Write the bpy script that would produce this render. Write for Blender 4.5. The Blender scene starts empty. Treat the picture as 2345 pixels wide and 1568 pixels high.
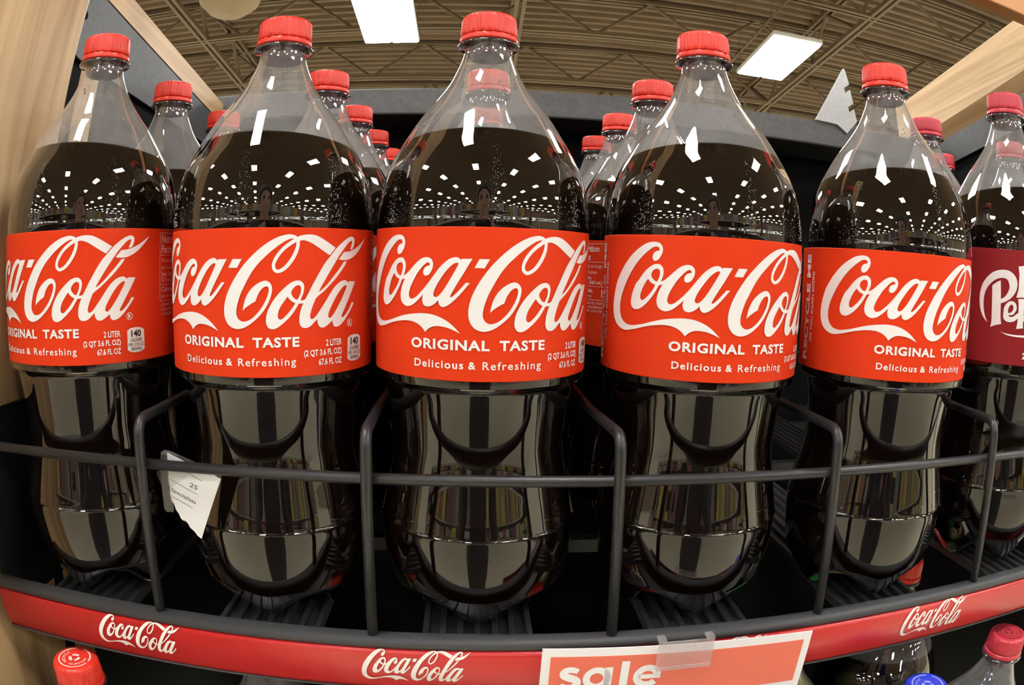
import bpy, bmesh, math, random
from mathutils import Vector, Matrix
random.seed(7)
sc = bpy.context.scene
COL = sc.collection

# ------------------------------------------------------------------ frame
TAU = math.radians(8.0)          # the gravity-feed shelf leans down to the aisle
Z0 = 1.34                        # height of the shelf frame's origin over the floor
M = Matrix.Translation((0, 0, Z0)) @ Matrix.Rotation(TAU, 4, 'X')   # shelf frame -> world

def W(x, y, z):
    return M @ Vector((x, y, z))

# ------------------------------------------------------------------ camera (equisolid fisheye)
cd = bpy.data.cameras.new('camera')
cam = bpy.data.objects.new('camera', cd)
COL.objects.link(cam)
sc.camera = cam
CAM_POS = (-0.0041, -0.3495, 0.1549)
YAW, PITCH, ROLL = 0.0589, -0.1229, 0.0264
FPX = 1546.2
cy_, sy_ = math.cos(YAW), math.sin(YAW)
cp_, sp_ = math.cos(PITCH), math.sin(PITCH)
fwd = Vector((sy_ * cp_, cy_ * cp_, sp_))
rgt = Vector((cy_, -sy_, 0))
upv = rgt.cross(fwd)
r2 = math.cos(ROLL) * rgt + math.sin(ROLL) * upv
u2 = -math.sin(ROLL) * rgt + math.cos(ROLL) * upv
rot = Matrix((r2, u2, -fwd)).transposed().to_4x4()
cam.matrix_world = M @ Matrix.Translation(CAM_POS) @ rot
cd.type = 'PANO'
cd.sensor_width = 36.0
cd.sensor_height = 36.0 * 1568 / 2345
cd.clip_start = 0.002
cd.clip_end = 200
LENS = FPX / 2345 * 36.0
for holder in (cd, getattr(cd, 'cycles', None)):
    if holder is None:
        continue
    for k, v in (('panorama_type', 'FISHEYE_EQUISOLID'), ('fisheye_lens', LENS), ('fisheye_fov', math.pi)):
        try:
            setattr(holder, k, v)
        except Exception:
            pass

# ------------------------------------------------------------------ world, exposure
wd = bpy.data.worlds.new('world')
sc.world = wd
wd.use_nodes = True
bg = wd.node_tree.nodes['Background']
bg.inputs[0].default_value = (1.0, 0.97, 0.93, 1)
bg.inputs[1].default_value = 0.10
sc.view_settings.view_transform = 'Standard'
sc.view_settings.look = 'None'
sc.view_settings.gamma = 1.0
sc.view_settings.use_curve_mapping = False
sc.view_settings.exposure = -0.12
try:
    sc.cycles.transparent_max_bounces = 48
    sc.cycles.max_bounces = 12
    sc.cycles.glossy_bounces = 6
    sc.cycles.caustics_reflective = False
    sc.cycles.caustics_refractive = False
    sc.cycles.sample_clamp_indirect = 6.0
except Exception:
    pass
LIGHT_STRENGTH = 62.0

# ------------------------------------------------------------------ materials
MATS = {}
def mat(name, color, rough=0.5, metal=0.0, spec=0.5, coat=0.0, emit=None, estr=0.0):
    if name in MATS:
        return MATS[name]
    m = bpy.data.materials.new(name)
    m.use_nodes = True
    b = m.node_tree.nodes['Principled BSDF']
    b.inputs['Base Color'].default_value = (*color, 1)
    b.inputs['Roughness'].default_value = rough
    b.inputs['Metallic'].default_value = metal
    b.inputs['Specular IOR Level'].default_value = spec
    b.inputs['Coat Weight'].default_value = coat
    if emit:
        b.inputs['Emission Color'].default_value = (*emit, 1)
        b.inputs['Emission Strength'].default_value = estr
    MATS[name] = m
    return m

def noise_mat(name, c1, c2, scale=(20, 20, 20), rough=0.5, detail=6, bump=0.0, spec=0.5, lo=0.35, hi=0.65, distort=0.0):
    m = mat(name, c1, rough, spec=spec)
    nt = m.node_tree
    b = nt.nodes['Principled BSDF']
    tc = nt.nodes.new('ShaderNodeTexCoord')
    mp = nt.nodes.new('ShaderNodeMapping')
    mp.inputs['Scale'].default_value = scale
    nz = nt.nodes.new('ShaderNodeTexNoise')
    nz.inputs['Scale'].default_value = 1.0
    nz.inputs['Detail'].default_value = detail
    nz.inputs['Distortion'].default_value = distort
    rp = nt.nodes.new('ShaderNodeValToRGB')
    rp.color_ramp.elements[0].position = lo
    rp.color_ramp.elements[0].color = (*c1, 1)
    rp.color_ramp.elements[1].position = hi
    rp.color_ramp.elements[1].color = (*c2, 1)
    nt.links.new(tc.outputs['Object'], mp.inputs['Vector'])
    nt.links.new(mp.outputs['Vector'], nz.inputs['Vector'])
    nt.links.new(nz.outputs['Fac'], rp.inputs['Fac'])
    nt.links.new(rp.outputs['Color'], b.inputs['Base Color'])
    if bump:
        bp = nt.nodes.new('ShaderNodeBump')
        bp.inputs['Strength'].default_value = bump
        bp.inputs['Distance'].default_value = 0.001
        nt.links.new(nz.outputs['Fac'], bp.inputs['Height'])
        nt.links.new(bp.outputs['Normal'], b.inputs['Normal'])
    return m

def thin_clear(name, tint=(0.985, 0.99, 0.985), ior=1.5, rough=0.0, haze=0.0, boost=3.0):
    """thin clear plastic wall: Fresnel reflection over straight transmission"""
    m = bpy.data.materials.new(name)
    m.use_nodes = True
    nt = m.node_tree
    nt.nodes.clear()
    out = nt.nodes.new('ShaderNodeOutputMaterial')
    tr = nt.nodes.new('ShaderNodeBsdfTransparent')
    tr.inputs['Color'].default_value = (*tint, 1)
    gl = nt.nodes.new('ShaderNodeBsdfGlossy')
    gl.inputs['Roughness'].default_value = rough
    gl.inputs['Color'].default_value = (1, 1, 1, 1)
    fr = nt.nodes.new('ShaderNodeFresnel')
    # the wall is one thin sheet: the same Fresnel from either side
    ge = nt.nodes.new('ShaderNodeNewGeometry')
    im = nt.nodes.new('ShaderNodeMapRange')
    im.inputs['To Min'].default_value = ior
    im.inputs['To Max'].default_value = 1.0 / ior
    nt.links.new(ge.outputs['Backfacing'], im.inputs['Value'])
    nt.links.new(im.outputs['Result'], fr.inputs['IOR'])
    mu = nt.nodes.new('ShaderNodeMath')
    mu.operation = 'MULTIPLY'
    mu.use_clamp = True
    mu.inputs[1].default_value = boost
    mx = nt.nodes.new('ShaderNodeMixShader')
    nt.links.new(fr.outputs[0], mu.inputs[0])
    nt.links.new(mu.outputs[0], mx.inputs[0])
    nt.links.new(tr.outputs[0], mx.inputs[1])
    nt.links.new(gl.outputs[0], mx.inputs[2])
    last = mx
    if haze > 0:
        df = nt.nodes.new('ShaderNodeBsdfDiffuse')
        df.inputs['Color'].default_value = (0.9, 0.9, 0.9, 1)
        tl = nt.nodes.new('ShaderNodeBsdfTranslucent')
        tl.inputs['Color'].default_value = (0.9, 0.9, 0.9, 1)
        ad = nt.nodes.new('ShaderNodeMixShader')
        ad.inputs[0].default_value = 0.5
        nt.links.new(df.outputs[0], ad.inputs[1])
        nt.links.new(tl.outputs[0], ad.inputs[2])
        m2 = nt.nodes.new('ShaderNodeMixShader')
        m2.inputs[0].default_value = haze
        nt.links.new(mx.outputs[0], m2.inputs[1])
        nt.links.new(ad.outputs[0], m2.inputs[2])
        last = m2
    nt.links.new(last.outputs[0], out.inputs['Surface'])
    MATS[name] = m
    return m

PET = thin_clear('clear_pet', haze=0.15)
def fog_above(m, level):
    """condensation clings to the wall only above the drink"""
    nt = m.node_tree
    mixes = [n for n in nt.nodes if n.type == 'MIX_SHADER']
    fogmix = [n for n in mixes if n.outputs[0].links and n.outputs[0].links[0].to_node.type == 'OUTPUT_MATERIAL'][0]
    tc = nt.nodes.new('ShaderNodeTexCoord')
    dp = nt.nodes.new('ShaderNodeVectorMath'); dp.operation = 'DOT_PRODUCT'
    dp.inputs[1].default_value = (0, math.sin(TAU), math.cos(TAU))
    mr = nt.nodes.new('ShaderNodeMapRange')
    mr.inputs['From Min'].default_value = level * math.cos(TAU) - 0.001
    mr.inputs['From Max'].default_value = level * math.cos(TAU) + 0.001
    mr.inputs['To Min'].default_value = 0.0
    mr.inputs['To Max'].default_value = 1.0
    nz = nt.nodes.new('ShaderNodeTexNoise'); nz.inputs['Scale'].default_value = 130.0; nz.inputs['Detail'].default_value = 3.0
    mr2 = nt.nodes.new('ShaderNodeMapRange')
    mr2.inputs['From Min'].default_value = 0.3; mr2.inputs['From Max'].default_value = 0.7
    mr2.inputs['To Min'].default_value = 0.10; mr2.inputs['To Max'].default_value = 0.22
    mu = nt.nodes.new('ShaderNodeMath'); mu.operation = 'MULTIPLY'
    nt.links.new(tc.outputs['Object'], dp.inputs[0])
    nt.links.new(dp.outputs['Value'], mr.inputs['Value'])
    nt.links.new(tc.outputs['Object'], nz.inputs['Vector'])
    nt.links.new(nz.outputs['Fac'], mr2.inputs['Value'])
    nt.links.new(mr.outputs['Result'], mu.inputs[0])
    nt.links.new(mr2.outputs['Result'], mu.inputs[1])
    nt.links.new(mu.outputs[0], fogmix.inputs[0])
fog_above(PET, 0.2112 + 0.036)
PET_LOW = thin_clear('clear_pet_fluted', ior=1.5, haze=0.0)
CLEAR_TAG = thin_clear('clear_vinyl', rough=0.08, haze=0.07, boost=1.5)
COLA = mat('cola', (0.0045, 0.0022, 0.0014), 0.3, spec=0.0)
LABEL_RED = mat('label_red', (0.66, 0.043, 0.0105), 0.42, spec=0.08)
LABEL_WINE = mat('label_wine', (0.23, 0.016, 0.020), 0.42, spec=0.1)
WHITE = mat('print_white', (0.86, 0.85, 0.83), 0.35, spec=0.3)
PINKISH = mat('print_soft', (0.84, 0.60, 0.56), 0.4, spec=0.3)
INK = mat('print_black', (0.01, 0.01, 0.01), 0.4, spec=0.3)
CAP_RED = mat('cap_red', (0.72, 0.036, 0.020), 0.30, spec=0.5)
CAP_WINE = mat('cap_wine', (0.52, 0.035, 0.055), 0.30, spec=0.5)
CAP_BLUE = mat('cap_blue', (0.02, 0.05, 0.62), 0.30, spec=0.5)
CAP_GREEN = mat('cap_green', (0.02, 0.30, 0.05), 0.30, spec=0.5)
SODA = mat('soda_lime', (0.20, 0.20, 0.015), 0.25, spec=0.3)
BLACK = mat('black_coat', (0.018, 0.018, 0.019), 0.42, spec=0.5)
WIRE = mat('wire_coat', (0.015, 0.015, 0.0165), 0.40, spec=0.5)
BLACK_FLAT = mat('black_panel', (0.0045, 0.0045, 0.005), 0.75, spec=0.12)
BUMPER = mat('bumper_rubber', (0.040, 0.041, 0.043), 0.5, spec=0.4)
TRACK = mat('track_plastic', (0.030, 0.030, 0.030), 0.38, spec=0.5)
STEEL = noise_mat('grey_steel', (0.060, 0.064, 0.067), (0.078, 0.082, 0.085), (160, 160, 160), 0.45, 4, 0.05)
STEEL_W = noise_mat('pale_steel', (0.46, 0.49, 0.50), (0.52, 0.55, 0.56), (120, 120, 120), 0.45, 3)
STRIP_RED = mat('strip_red', (0.50, 0.018, 0.018), 0.30, spec=0.5)
SALE_RED = mat('sale_red', (0.78, 0.16, 0.10), 0.35, spec=0.5)
PAPER = mat('paper', (0.90, 0.90, 0.88), 0.7, spec=0.2)
WOOD = noise_mat('wood_maple', (0.42, 0.26, 0.115), (0.60, 0.42, 0.22), (9, 55, 2.2), 0.42, 7, 0.10, distort=1.2)
WOOD_T = noise_mat('wood_trim', (0.46, 0.29, 0.135), (0.66, 0.47, 0.25), (70, 3.0, 70), 0.40, 6, 0.08, distort=0.8)
FLOOR_M = noise_mat('polished_floor', (0.78, 0.735, 0.54), (0.84, 0.795, 0.59), (1.3, 1.3, 1.3), 0.30, 8)
DECK = noise_mat('roof_deck', (0.074, 0.042, 0.018), (0.096, 0.057, 0.026), (1.5, 1.5, 1.5), 0.65, 4)
JOIST = mat('joist_paint', (0.088, 0.058, 0.031), 0.6, spec=0.3)
HOUSING = mat('lamp_housing', (0.75, 0.75, 0.73), 0.4)
LAMP = mat('lamp_lens', (0.9, 0.9, 0.9), 0.5, emit=(1.0, 0.985, 0.955), estr=LIGHT_STRENGTH)

# ------------------------------------------------------------------ helpers
def link(o, parent=None):
    COL.objects.link(o)
    if parent is not None:
        o.parent = parent
    return o

def mesh_obj(name, verts, faces, material, parent=None, smooth=False, mw=None):
    me = bpy.data.meshes.new(name)
    me.from_pydata([tuple(v) for v in verts], [], faces)
    me.update()
    if material is not None:
        me.materials.append(material)
    if smooth:
        me.shade_smooth()
    o = bpy.data.objects.new(name, me)
    link(o, parent)
    if mw is not None:
        o.matrix_world = mw
    return o

def bm_obj(name, bm, material, parent=None, smooth=False, mw=None):
    me = bpy.data.meshes.new(name)
    bmesh.ops.recalc_face_normals(bm, faces=bm.faces)
    bm.to_mesh(me)
    bm.free()
    if material is not None:
        me.materials.append(material)
    if smooth:
        me.shade_smooth()
    o = bpy.data.objects.new(name, me)
    link(o, parent)
    if mw is not None:
        o.matrix_world = mw
    return o

def empty(name, mw):
    o = bpy.data.objects.new(name, None)
    o.empty_display_size = 0.02
    link(o)
    o.matrix_world = mw
    return o

def tag(o, label=None, cat=None, group=None, kind=None):
    if label: o['label'] = label
    if cat: o['category'] = cat
    if group: o['group'] = group
    if kind: o['kind'] = kind
    return o

def add_box(bm, lo, hi, bevel=0.0):
    r = bmesh.ops.create_cube(bm, size=1.0)
    vs = r['verts']
    c = [(a + b) / 2 for a, b in zip(lo, hi)]
    s = [abs(b - a) for a, b in zip(lo, hi)]
    for v in vs:
        v.co = Vector((c[0] + v.co.x * s[0], c[1] + v.co.y * s[1], c[2] + v.co.z * s[2]))
    if bevel > 0:
        es = list({e for v in vs for e in v.link_edges})
        bmesh.ops.bevel(bm, geom=es, offset=bevel, segments=2, affect='EDGES', profile=0.5)

def box(name, lo, hi, material, parent=None, bevel=0.0, mw=None):
    bm = bmesh.new()
    add_box(bm, lo, hi, bevel)
    return bm_obj(name, bm, material, parent, mw=mw)

def add_tube(bm, pts, r, seg=12, cap=True):
    pts = [Vector(p) for p in pts]
    rings = []
    n = len(pts)
    prev_u = None
    for i, p in enumerate(pts):
        t = (pts[min(i + 1, n - 1)] - pts[max(i - 1, 0)]).normalized()
        if prev_u is None:
            a = Vector((0, 0, 1)) if abs(t.z) < 0.9 else Vector((1, 0, 0))
            u = t.cross(a).normalized()
        else:
            u = (prev_u - t * prev_u.dot(t)).normalized()
        prev_u = u
        w = t.cross(u)
        rr = r[i] if isinstance(r, (list, tuple)) else r
        rings.append([bm.verts.new(p + u * (rr * math.cos(2 * math.pi * k / seg)) + w * (rr * math.sin(2 * math.pi * k / seg))) for k in range(seg)])
    for a, b in zip(rings, rings[1:]):
        for k in range(seg):
            bm.faces.new((a[k], a[(k + 1) % seg], b[(k + 1) % seg], b[k]))
    if cap:
        bm.faces.new(rings[0][::-1])
        bm.faces.new(rings[-1])

def tube(name, pts, r, material, parent=None, seg=12, mw=None):
    bm = bmesh.new()
    add_tube(bm, pts, r, seg)
    return bm_obj(name, bm, material, parent, smooth=True, mw=mw)

def rounded(pts, rad, n=6):
    """round the inner corners of a polyline"""
    pts = [Vector(p) for p in pts]
    out = [pts[0]]
    for i in range(1, len(pts) - 1):
        a = (pts[i - 1] - pts[i]).normalized()
        b = (pts[i + 1] - pts[i]).normalized()
        p0 = pts[i] + a * rad
        p1 = pts[i] + b * rad
        for k in range(n + 1):
            t = k / n
            out.append((1 - t) ** 2 * p0 + 2 * t * (1 - t) * pts[i] + t * t * p1)
    out.append(pts[-1])
    return out

def lathe(bm, prof, seg=64, fn=None, close_bottom=False, close_top=False):
    rings = []
    for i, (r, z) in enumerate(prof):
        ring = []
        for k in range(seg):
            a = 2 * math.pi * k / seg
            rr, zz = (r, z) if fn is None else fn(i, r, z, a)
            ring.append(bm.verts.new((rr * math.sin(a), -rr * math.cos(a), zz)))
        rings.append(ring)
    for a, b in zip(rings, rings[1:]):
        for k in range(seg):
            bm.faces.new((a[k], a[(k + 1) % seg], b[(k + 1) % seg], b[k]))
    if close_bottom:
        bm.faces.new(rings[0][::-1])
    if close_top:
        bm.faces.new(rings[-1])
    return rings

def catmull(ctrl, n=6):
    """smooth a profile of (r, z) points"""
    out = []
    m = len(ctrl)
    for i in range(m - 1):
        p0 = ctrl[max(i - 1, 0)]; p1 = ctrl[i]; p2 = ctrl[i + 1]; p3 = ctrl[min(i + 2, m - 1)]
        for k in range(n):
            t = k / n
            out.append(tuple(0.5 * (2 * b + (c - a) * t + (2 * a - 5 * b + 4 * c - d) * t * t + (3 * b - a - 3 * c + d) * t ** 3)
                             for a, b, c, d in zip(p0, p1, p2, p3)))
    out.append(ctrl[-1])
    return out

# ---- flat outlines -> 2D triangles
def spline_poly(txt, n=5):
    P = []
    for tok in txt.split():
        c = tok.endswith('c')
        x, y = map(float, tok.rstrip('c').split(','))
        P.append((x, y, c))
    out = []
    m = len(P)
    for i in range(m):
        p1, p2 = P[i], P[(i + 1) % m]
        p0, p3 = P[i - 1], P[(i + 2) % m]
        if p1[2] and p2[2]:
            out.append((p1[0], p1[1]))
            continue
        t1 = ((p2[0] - p0[0]) * .5, (p2[1] - p0[1]) * .5)
        t2 = ((p3[0] - p1[0]) * .5, (p3[1] - p1[1]) * .5)
        ch = (p2[0] - p1[0], p2[1] - p1[1])
        L = math.hypot(*ch)
        if p1[2]: t1 = (2 * ch[0] - t2[0], 2 * ch[1] - t2[1]); t1 = (0.6 * t1[0] + .4 * ch[0], 0.6 * t1[1] + .4 * ch[1])
        if p2[2]: t2 = (2 * ch[0] - t1[0], 2 * ch[1] - t1[1]); t2 = (0.6 * t2[0] + .4 * ch[0], 0.6 * t2[1] + .4 * ch[1])
        for t in (t1, t2):
            pass
        l1 = math.hypot(*t1); l2 = math.hypot(*t2)
        if l1 > 1.3 * L: t1 = (t1[0] * 1.3 * L / l1, t1[1] * 1.3 * L / l1)
        if l2 > 1.3 * L: t2 = (t2[0] * 1.3 * L / l2, t2[1] * 1.3 * L / l2)
        for k in range(n):
            t = k / n
            h00 = 2 * t ** 3 - 3 * t * t + 1; h10 = t ** 3 - 2 * t * t + t
            h01 = -2 * t ** 3 + 3 * t * t; h11 = t ** 3 - t * t
            out.append((h00 * p1[0] + h10 * t1[0] + h01 * p2[0] + h11 * t2[0], h00 * p1[1] + h10 * t1[1] + h01 * p2[1] + h11 * t2[1]))
    return out

def eval_curve(cu):
    o = bpy.data.objects.new('tmp', cu)
    COL.objects.link(o)
    dg = bpy.context.evaluated_depsgraph_get()
    ev = o.evaluated_get(dg)
    me = ev.to_mesh()
    V = [(v.co.x, v.co.y) for v in me.vertices]
    F = [tuple(p.vertices) for p in me.polygons]
    ev.to_mesh_clear()
    bpy.data.objects.remove(o)
    bpy.data.curves.remove(cu)
    return V, F

def fill2d(loops):
    cu = bpy.data.curves.new('tmp', 'CURVE')
    cu.dimensions = '2D'
    cu.fill_mode = 'BOTH'
    for lp in loops:
        s = cu.splines.new('POLY')
        s.points.add(len(lp) - 1)
        for q, (x, y) in zip(s.points, lp):
            q.co = (x, y, 0, 1)
        s.use_cyclic_u = True
    return eval_curve(cu)

def merge2d(parts):
    V, F = [], []
    for v, f in parts:
        n = len(V)
        V += list(v)
        F += [tuple(i + n for i in q) for q in f]
    return V, F

TEXT_CACHE = {}
def text2d(body, bold=0.0, space=1.0, align='LEFT', line=1.0):
    key = (body, bold, space, align, line)
    if key in TEXT_CACHE:
        return TEXT_CACHE[key]
    cu = bpy.data.curves.new('tmp', 'FONT')
    cu.body = body
    cu.align_x = align
    cu.offset = bold
    cu.space_character = space
    cu.space_line = line
    cu.resolution_u = 3
    cu.fill_mode = 'BOTH'
    V, F = eval_curve(cu)
    # keep one side only when both are produced on top of each other
    TEXT_CACHE[key] = (V, F)
    return V, F

def fit(vf, x0, x1, y0, y1, rot90=False):
    """stretch 2D triangles into the box"""
    V, F = vf
    if rot90:
        V = [(-y, x) for x, y in V]
    ax = min(v[0] for v in V); bx = max(v[0] for v in V)
    ay = min(v[1] for v in V); by = max(v[1] for v in V)
    sx = (x1 - x0) / (bx - ax); sy = (y1 - y0) / (by - ay)
    return [(x0 + (x - ax) * sx, y0 + (y - ay) * sy) for x, y in V], F

def ribbon(pts, widths, n=6):
    """stroke of varying width along a smoothed centre line -> quads"""
    ctrl = [(*p, w) for p, w in zip(pts, widths if isinstance(widths, (list, tuple)) else [widths] * len(pts))]
    c = catmull(ctrl, n)
    V, F = [], []
    for i, (x, y, w) in enumerate(c):
        a = c[max(i - 1, 0)]; b = c[min(i + 1, len(c) - 1)]
        dx, dy = b[0] - a[0], b[1] - a[1]
        L = math.hypot(dx, dy) or 1
        nx, ny = -dy / L, dx / L
        V += [(x + nx * w / 2, y + ny * w / 2), (x - nx * w / 2, y - ny * w / 2)]
        if i:
            k = 2 * i
            F.append((k - 2, k - 1, k + 1, k))
    return V, F

def slice_x(vf, step):
    V, F = vf
    bm = bmesh.new()
    vs = [bm.verts.new((x, y, 0)) for x, y in V]
    for f in F:
        try:
            bm.faces.new([vs[i] for i in f])
        except ValueError:
            pass
    lo = min(v[0] for v in V); hi = max(v[0] for v in V)
    k = math.ceil(lo / step)
    while k * step < hi:
        bmesh.ops.bisect_plane(bm, geom=bm.verts[:] + bm.edges[:] + bm.faces[:], plane_co=(k * step, 0, 0), plane_no=(1, 0, 0))
        k += 1
    return bm

def wrap_mesh(name, vf, radius, zmid, material, step=2.5):
    """2D millimetre artwork -> mesh bent round a bottle of that radius (metres)"""
    bm = slice_x(vf, step)
    for v in bm.verts:
        a = v.co.x / 1000 / 0.055
        v.co = Vector((radius * math.sin(a), -radius * math.cos(a), zmid + v.co.y / 1000))
    me = bpy.data.meshes.new(name)
    bm.normal_update()
    for f in bm.faces:
        c = f.calc_center_median()
        if f.normal.dot(Vector((c.x, c.y, 0))) < 0:
            f.normal_flip()
    bm.to_mesh(me)
    bm.free()
    me.materials.append(material)
    return me

def flat_mesh(name, vf, material, scale=1.0, off=(0, 0)):
    """2D artwork -> mesh in the XZ plane facing -Y"""
    V, F = vf
    me = bpy.data.meshes.new(name)
    me.from_pydata([((x * scale) + off[0], 0, (y * scale) + off[1]) for x, y in V], [], F)
    me.update()
    me.materials.append(material)
    return me

def mobj(name, me, parent=None, mw=None):
    o = bpy.data.objects.new(name, me)
    link(o, parent)
    if mw is not None:
        o.matrix_world = mw
    return o

def copy_tree(o, parent=None):
    c = o.copy()
    COL.objects.link(c)
    c.parent = parent
    for ch in list(o.children):
        copy_tree(ch, c)
    return c

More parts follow.
